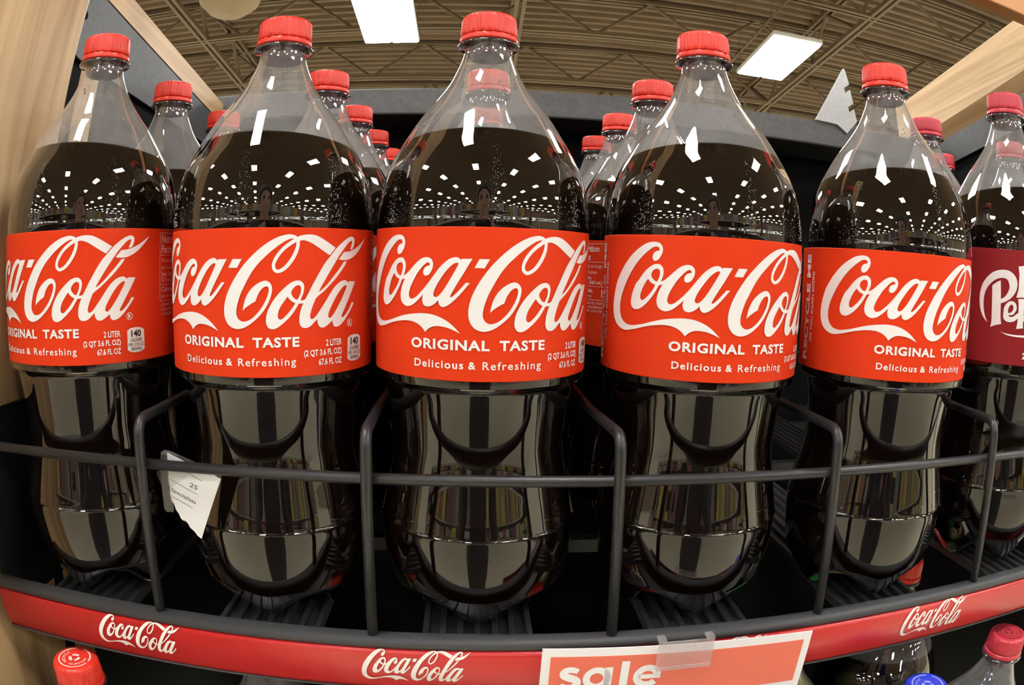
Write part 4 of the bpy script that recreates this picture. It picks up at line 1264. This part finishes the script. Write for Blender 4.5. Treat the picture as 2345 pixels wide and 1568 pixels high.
for i in range(10):
    unit(ux, ux + 1.2, i)
    for z in (0.14, 0.525, 0.925, 1.325, 1.685):
        x = ux + 0.03
        while x < ux + 1.12:
            w = random.choice((0.18, 0.25, 0.33))
            if x + w > ux + 1.17: break
            h = random.choice((0.22, 0.27, 0.31))
            cn, cc = random.choice(carton_cols)
            key = (w, h, cn)
            if key not in cart_me:
                bm = bmesh.new()
                add_box(bm, (0, -0.30, 0), (w - 0.015, 0.0, h), 0.004)
                add_box(bm, (0.02, 0.0, h * 0.3), (w - 0.035, 0.0015, h * 0.7))
                m_ = mat('carton_' + cn, cc, 0.4)
                bm.faces.ensure_lookup_table()
                me = bpy.data.meshes.new('carton')
                bm.to_mesh(me); bm.free()
                me.materials.append(m_)
                cart_me[key] = me
            o = mobj('carton', cart_me[key])
            o.location = (x, YG - 0.04, z)
            tag(o, '%s carton on the shelving across the aisle, mirrored in the bottles' % cn, 'carton', cn + ' cartons across the aisle')
            x += w + 0.004
    ux += 1.2

# ================================================================== THE PHOTOGRAPHER (mirrored in the bottles)
cw = W(*CAM_POS)
def person():
    px, py = cw.x, cw.y - 0.46
    P = {}
    V = []; E = []; R = []
    def v(name, co, r):
        P[name] = len(V); V.append(co); R.append(r)
    def e(a, b): E.append((P[a], P[b]))
    v('pelvis', (px, py, 0.93), 0.150)
    v('waist', (px, py, 1.08), 0.135); e('pelvis', 'waist')
    v('chest', (px, py + 0.01, 1.27), 0.155); e('waist', 'chest')
    v('upper', (px, py + 0.01, 1.40), 0.120); e('chest', 'upper')
    v('neck', (px, py + 0.03, 1.50), 0.055); e('upper', 'neck')
    v('jaw', (px, py + 0.06, 1.57), 0.068); e('neck', 'jaw')
    v('head', (px, py + 0.06, 1.66), 0.088); e('jaw', 'head')
    v('crown', (px, py + 0.05, 1.73), 0.070); e('head', 'crown')
    for s, n in ((-1, 'l'), (1, 'r')):
        v('sh' + n, (px + s * 0.19, py, 1.405), 0.066); e('upper', 'sh' + n)
        v('el' + n, (px + s * 0.27, py + 0.09, 1.17), 0.047); e('sh' + n, 'el' + n)
        v('wr' + n, (px + s * 0.135, py + 0.345, 1.375), 0.029); e('el' + n, 'wr' + n)
        v('pa' + n, (px + s * 0.095, py + 0.405, 1.425), 0.026); e('wr' + n, 'pa' + n)
        for k, (dz, ln) in enumerate(((0.034, 0.066), (0.014, 0.072), (-0.006, 0.068), (-0.026, 0.054))):
            a = (px + s * 0.082, py + 0.432, 1.432 + dz)
            b = (px + s * 0.066, py + 0.452, 1.436 + dz)
            c = (px + s * (0.066 - 0.022), py + 0.4535, 1.437 + dz * 1.1)
            v('f%d0%s' % (k, n), a, 0.0095); e('pa' + n, 'f%d0%s' % (k, n))
            v('f%d1%s' % (k, n), b, 0.0085); e('f%d0%s' % (k, n), 'f%d1%s' % (k, n))
            v('f%d2%s' % (k, n), c, 0.0075); e('f%d1%s' % (k, n), 'f%d2%s' % (k, n))
        v('t0' + n, (px + s * 0.070, py + 0.405, 1.400), 0.011); e('pa' + n, 't0' + n)
        v('t1' + n, (px + s * 0.045, py + 0.430, 1.398), 0.0095); e('t0' + n, 't1' + n)
        v('hip' + n, (px + s * 0.095, py, 0.86), 0.100); e('pelvis', 'hip' + n)
        v('kn' + n, (px + s * 0.115, py + 0.02, 0.50), 0.066); e('hip' + n, 'kn' + n)
        v('an' + n, (px + s * 0.12, py - 0.01, 0.10), 0.044); e('kn' + n, 'an' + n)
        v('he' + n, (px + s * 0.125, py - 0.02, 0.050), 0.046); e('an' + n, 'he' + n)
        v('to' + n, (px + s * 0.14, py + 0.17, 0.040), 0.038); e('he' + n, 'to' + n)
    me = bpy.data.meshes.new('person')
    me.from_pydata(V, E, [])
    o = bpy.data.objects.new('person', me)
    COL.objects.link(o)
    sk = o.modifiers.new('skin', 'SKIN')
    sk.use_smooth_shade = True
    for i, r in enumerate(R):
        me.skin_vertices[0].data[i].radius = (r, r * (0.72 if i < 4 else 1.0))
    me.skin_vertices[0].data[0].use_root = True
    ss = o.modifiers.new('sub', 'SUBSURF'); ss.levels = 1; ss.render_levels = 1
    dg = bpy.context.evaluated_depsgraph_get()
    m2 = bpy.data.meshes.new_from_object(o.evaluated_get(dg))
    o.modifiers.clear()
    o.data = m2
    m2.name = 'person'
    m2.materials.clear()
    for m_ in (mat('dark_clothes', (0.012, 0.014, 0.022), 0.8), mat('skin', (0.45, 0.26, 0.18), 0.5), mat('shoe', (0.02, 0.02, 0.02), 0.5)):
        m2.materials.append(m_)
    for p in m2.polygons:
        c = p.center
        p.material_index = 1 if (c.z > 1.50 or c.y > py + 0.36) else (2 if c.z < 0.09 else 0)
    m2.shade_smooth()
    tag(o, 'person in dark clothes holding up a phone, mirrored in the bottles', 'person')
    # knee-length coat
    bm = bmesh.new()
    rings = []
    for z, rx, ry in ((1.16, 0.165, 0.125), (1.05, 0.160, 0.125), (0.92, 0.185, 0.150), (0.75, 0.195, 0.160), (0.56, 0.185, 0.150), (0.44, 0.165, 0.135)):
        rings.append([bm.verts.new((px + rx * math.sin(2 * math.pi * k / 28), py + ry * math.cos(2 * math.pi * k / 28), z)) for k in range(28)])
    for r_a, r_b in zip(rings, rings[1:]):
        for k in range(28):
            bm.faces.new((r_a[k], r_a[(k + 1) % 28], r_b[(k + 1) % 28], r_b[k]))
    bm_obj('coat', bm, mat('dark_coat', (0.010, 0.011, 0.018), 0.8), o, smooth=True)
    # hair and face
    bm = bmesh.new()
    bmesh.ops.create_uvsphere(bm, u_segments=20, v_segments=12, radius=0.098, matrix=Matrix.Translation((px, py + 0.045, 1.685)))
    bmesh.ops.bisect_plane(bm, geom=bm.verts[:] + bm.edges[:] + bm.faces[:], plane_co=(px, py + 0.115, 1.685), plane_no=(0, 0.75, -0.66), clear_outer=True)
    bm_obj('hair', bm, mat('hair', (0.02, 0.014, 0.01), 0.6), o, smooth=True)
    for s in (-1, 1):
        bm = bmesh.new()
        bmesh.ops.create_icosphere(bm, subdivisions=2, radius=0.013, matrix=Matrix.Translation((px + s * 0.032, py + 0.138, 1.645)))
        bm_obj('eye', bm, mat('eye', (0.05, 0.04, 0.035), 0.2), o, smooth=True)
    bm = bmesh.new()
    add_tube(bm, [(px, py + 0.142, 1.645), (px, py + 0.160, 1.612), (px, py + 0.148, 1.603)], [0.009, 0.014, 0.010], 8)
    bm_obj('nose', bm, mat('skin', (0.45, 0.26, 0.18)), o, smooth=True)
    bm = bmesh.new()
    add_tube(bm, [(px - 0.026, py + 0.128, 1.572), (px, py + 0.137, 1.571), (px + 0.026, py + 0.128, 1.572)], 0.006, 8)
    bm_obj('mouth', bm, mat('lips', (0.35, 0.12, 0.10), 0.5), o, smooth=True)
    for s in (-1, 1):
        bm = bmesh.new()
        bmesh.ops.create_icosphere(bm, subdivisions=2, radius=0.024, matrix=Matrix.Translation((px + s * 0.090, py + 0.055, 1.635)) @ Matrix.Scale(0.4, 4, (1, 0, 0)))
        bm_obj('ear', bm, mat('skin', (0.45, 0.26, 0.18)), o, smooth=True)
person()
ph = box('phone', (-0.078, -0.0165, -0.037), (0.078, -0.0085, 0.037), mat('phone_black', (0.01, 0.01, 0.012), 0.2), bevel=0.004, mw=Matrix.Translation(cw))
tag(ph, 'black phone held sideways by the person, mirrored in the bottles', 'phone')
